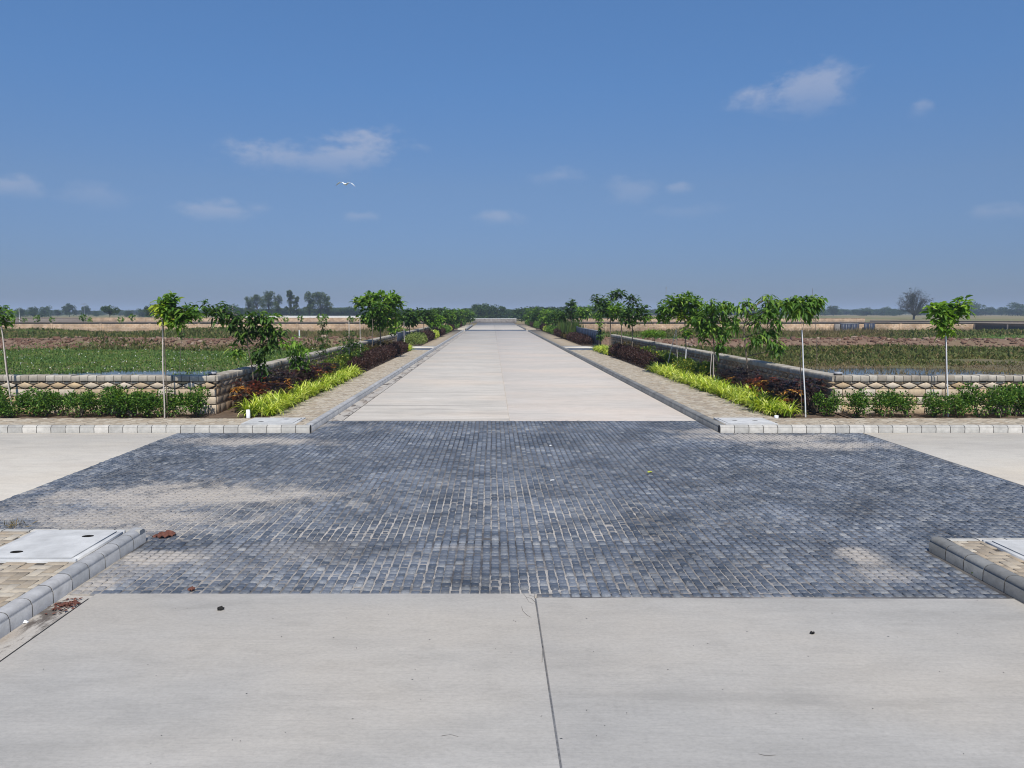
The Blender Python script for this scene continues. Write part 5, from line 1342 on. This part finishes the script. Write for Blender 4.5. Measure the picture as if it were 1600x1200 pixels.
# laterite rubble on the banks
g = Geo(); n = 3200
for q in range(n):
    xx = random.choice((random.uniform(-58, -9), random.uniform(9, 60))); wv_ = .6 * math.sin(xx * .13) + .4 * math.sin(xx * .37 + 1); yy = random.uniform(60.2, 64.0) - wv_ * .5
    zz = float(ground_height(np.array([xx]), np.array([yy]))[0]); r = random.uniform(.06, .17) * (1.8 if random.random() < .06 else 1)
    d = unit(8) * r; V = np.array([(-1, -1, -1), (1, -1, -1), (1, 1, -1), (-1, 1, -1), (-1, -1, 1), (1, -1, 1), (1, 1, 1), (-1, 1, 1)]) * r * [.8, .7, .6] + d * .45 + [xx, yy, zz]
    g.add(V, [(0, 3, 2, 1), (4, 5, 6, 7), (0, 1, 5, 4), (1, 2, 6, 5), (2, 3, 7, 6), (3, 0, 4, 7)], random.random())
o = link('rubble', g.mesh('rubble', M['laterite'])); o['kind'] = 'stuff'; o['label'] = 'red laterite rubble on the field banks'

# ------------------------------------------------------------------ small things
def crumple(n, r, flat, seed):
    rg = np.random.default_rng(seed); g = Geo(); k = 7
    u = np.linspace(-1, 1, k); a, b = np.meshgrid(u, u); z = rg.random((k, k)) * flat * (1 - .5 * (a ** 2 + b ** 2))
    m_ = 1 - .35 * (np.abs(a * b)); V = np.stack([a * r[0] * m_, b * r[1] * m_ + a * r[1] * .2, z + .004], -1).reshape(-1, 3)
    i = (np.arange(k - 1)[:, None] * k + np.arange(k - 1)[None, :]).ravel()
    g.add(V, np.stack([i, i + 1, i + k + 1, i + k], 1), .5)
    V2 = V - [0, 0, .006]; g.add(V2, np.stack([i, i + k, i + k + 1, i + 1], 1), .5)
    return g
def litter(name, px, py, r, flat, mat, label, cat, rz=0, z=.004, seed=1):
    x, y = ground_xy(px, py); o = link(name, crumple(7, r, flat, seed).mesh(name, M[mat]), None, (x, y, z), (0, 0, rz)); tag(o, label, cat); return o
litter('dead_leaf', 260, 838, (.10, .075), .07, 'dry_leaf', 'large crumpled reddish brown leaf on the setts by the left kerb end', 'leaf', .2, seed=2)
litter('dead_leaf', 244, 839, (.05, .03), .03, 'dry_leaf', 'small dark curled leaf touching the large crumpled brown one', 'leaf', .9, seed=3)
litter('dead_leaf', 299, 922, (.035, .035), .03, 'dry_leaf', 'small reddish leaf at the near left edge of the setts', 'leaf', .5, seed=4)
litter('scrap', 345, 953, (.030, .022), .035, 'black_rag', 'black scrap lying on the near concrete left of the joint', 'scrap', .1, seed=5)
litter('scrap', 1269, 990, (.022, .018), .012, 'black_rag', 'tiny black scrap on the near right concrete slab', 'scrap', .1, seed=6)
litter('green_leaf', 1520, 896, (.045, .02), .05, 'leaf_yellow', 'fresh yellow-green leaf leaning by the near right kerb', 'leaf', 1.0, seed=7)
litter('green_leaf', 1015, 738, (.05, .025), .02, 'leaf_yellow', 'small yellow leaf lying far out on the setts', 'leaf', .4, seed=8)
litter('paper_scrap', 37, 971, (.035, .025), .03, 'white_paint', 'crumpled white paper scrap in the near left gutter', 'scrap', .4, -.02, seed=9)
litter('paper_scrap', 860, 697, (.03, .02), .02, 'white_paint', 'tiny white scrap in the middle of the setts', 'scrap', .4, seed=10)
litter('paper_scrap', 863, 751, (.035, .012), .015, 'white_paint', 'thin white chip on the setts right of centre', 'scrap', .1, seed=11)
# dead leaves washed into the gutter
n = 90; x = RNG.normal(-3.66, .05, n); y = RNG.normal(6.42, .09, n); g = Geo()
g.leaves(np.stack([x, y, np.full(n, -.012)], 1), np.concatenate([RNG.normal(0, 1, (n, 2)), .15 * rv(n)[:, None]], 1), np.tile([0, 0, 1.], (n, 1)) + RNG.normal(0, .3, (n, 3)), .05, .02, rv(n))
o = link('fallen_leaves', g.mesh('fallen_leaves', M['dry_leaf'])); o['kind'] = 'stuff'; o['label'] = 'dead leaves washed together in the near left gutter'
# specks of grit on the near slabs
n = 75; x = RNG.uniform(-3.3, 4.3, n); y = RNG.uniform(3.6, 6.5, n); g = Geo()
g.leaves(np.stack([x, y, np.full(n, .002)], 1), np.concatenate([RNG.normal(0, 1, (n, 2)), np.zeros((n, 1))], 1), np.tile([0, 0, 1.], (n, 1)), .008 + .014 * rv(n) ** 2, .006, rv(n))
o = link('grit', g.mesh('grit', M['black_rag'])); o['kind'] = 'stuff'; o['label'] = 'specks of grit on the near concrete'
# hairline cracks where the slab corner is breaking by the centre joint
def ribbon(pts, w):
    P_ = [Vector((*ground_xy(*p), .0016)) for p in pts]; V = []
    for i, p in enumerate(P_):
        d = (P_[min(i + 1, len(P_) - 1)] - P_[max(i - 1, 0)]).normalized(); q = Vector((-d.y, d.x, 0)) * w * random.uniform(.5, 1.2); V += [(p + q)[:], (p - q)[:]]
    g = Geo(); g.add(V, [(2 * i, 2 * i + 1, 2 * i + 3, 2 * i + 2) for i in range(len(P_) - 1)], .5)
    link('crack', g.mesh('crack', M['joint_dark']), road)
for pts in ([(818, 928), (822, 933), (830, 935), (836, 941), (838, 949)], [(822, 933), (826, 940), (833, 944)], [(827, 930), (834, 932), (837, 936)], [(815, 948), (817, 955), (823, 961), (830, 965)],
            [(838, 949), (843, 975), (848, 1010), (847, 1035)], [(848, 1010), (853, 1040), (858, 1080)], [(1185, 1178), (1196, 1181), (1212, 1180)], [(690, 1150), (704, 1148), (716, 1151)]):
    ribbon(pts, .0022)
# dry weed tuft at the kerb, small tufts along the far kerb foot
for k, (px, py, L) in enumerate(((24, 822, .10), (437, 674, .10), (452, 675, .08))):
    x, y = ground_xy(px, py); n = 40; g = Geo(); P = np.concatenate([RNG.normal(0, .05, (n, 2)), np.zeros((n, 1))], 1); g.leaves(P, unit(n) * .8 + [0, 0, .5], unit(n), L, .010, rv(n))
    o = link('weed_tuft', g.mesh('weed_tuft', M['dry_weed'] if k == 0 else M['weed']), None, (x, y, 0)); tag(o, ('dry weed tuft growing from the setts behind the near left manhole', 'larger weed tuft at the foot of the far left kerb', 'smaller weed tuft at the foot of the far left kerb')[k], 'weed')
# white pipe ends
for px, py, Yd, h_, lab in ((388, 655, 17.05, .20, 'white pipe end standing in soil at the left bed corner'), (1213, 655, 17.06, .07, 'short white pipe end by the last right spider plant')):
    g = Geo(); N = 12; V = []
    for r_, z_ in ((.045, 0), (.045, h_), (.036, h_), (.036, .02)):
        V += [(r_ * math.cos(2 * math.pi * k / N), r_ * math.sin(2 * math.pi * k / N), z_) for k in range(N)]
    F = [(q * N + k, q * N + (k + 1) % N, (q + 1) * N + (k + 1) % N, (q + 1) * N + k) for q in range(3) for k in range(N)]
    g.add(V, F); o = link('pipe', g.mesh('pipe', M['white_paint'], False), None, (at(px, py, Yd).x, Yd, .13)); tag(o, lab, 'pipe')
# lamp boxes on the wall corners
for x, lab in ((WLX - .12, 'small grey box on the left wall corner'), (WRX + .13, 'small grey box on the right wall corner')):
    t = empty('junction_box', (x, YW + .12, ZC + .154)); tag(t, lab, 'box')
    g = Geo(); g.bbox(-.07, .07, -.07, .07, 0, .035, .008); link('base', g.mesh('base', M['mortar']), t)
    g = Geo(); g.bbox(-.09, .09, -.08, .08, .036, .075, .02); link('lid', g.mesh('box_lid', M['steel']), t)

# the egret
t = at(540, 288, 64); g = Geo()
body = [(-.28, .0, .0), (-.12, .02, .01), (.05, .0, .0), (.22, 0, -.02), (.34, 0, -.03)]
g.tube([(a, b, c) for a, b, c in body], [.015, .075, .085, .05, .01], 8)
g.tube([(-.26, 0, 0), (-.36, 0, .05), (-.46, 0, .02)], [.035, .04, .008], 6)
for sg in (1, -1):
    V = []; 
    prof = [(0.05, .02, .16), (.28, .16, .17), (.50, .14, .15), (.72, .0, .11), (.86, -.14, .02)]
    for s_, z_, c_ in prof: V += [(-c_ * .9, sg * s_, z_ + .008), (c_ * .9, sg * s_, z_ - .01), (c_ * .9, sg * s_, z_ - .022), (-c_ * .9, sg * s_, z_ - .012)]
    F = []
    for q in range(4):
        for k in range(4): F.append((q * 4 + k, q * 4 + (k + 1) % 4, q * 4 + 4 + (k + 1) % 4, q * 4 + 4 + k))
    g.add(V, F + [(16, 17, 18, 19)])
o = link('egret', g.mesh('egret', M['feather']), None, t, (.1, -.15, math.radians(75))); tag(o, 'white egret flying with raised wings in the left sky', 'bird')

# ------------------------------------------------------------------ haze over the plain
hm = bpy.data.materials.new('haze_air'); hm.use_nodes = True; hm.node_tree.nodes.clear(); h = NT(hm.node_tree)
ho = h.n('ShaderNodeOutputMaterial'); pv = h.n('ShaderNodeVolumePrincipled')
pv.inputs['Color'].default_value = (0.66, 0.80, 1.0, 1); pv.inputs['Density'].default_value = 0.00042; pv.inputs['Anisotropy'].default_value = 0.0
h.l(pv.outputs[0], ho.inputs['Volume'])
g = Geo(); g.box(-4600, 4600, -4600, 4600, -2.0, 30)
o = link('haze', g.mesh('haze', hm)); o['kind'] = 'stuff'
print('setts', n, 'objects', len(bpy.data.objects), 'tris', sum(len(m.loops) - 2 * len(m.polygons) for m in bpy.data.meshes))
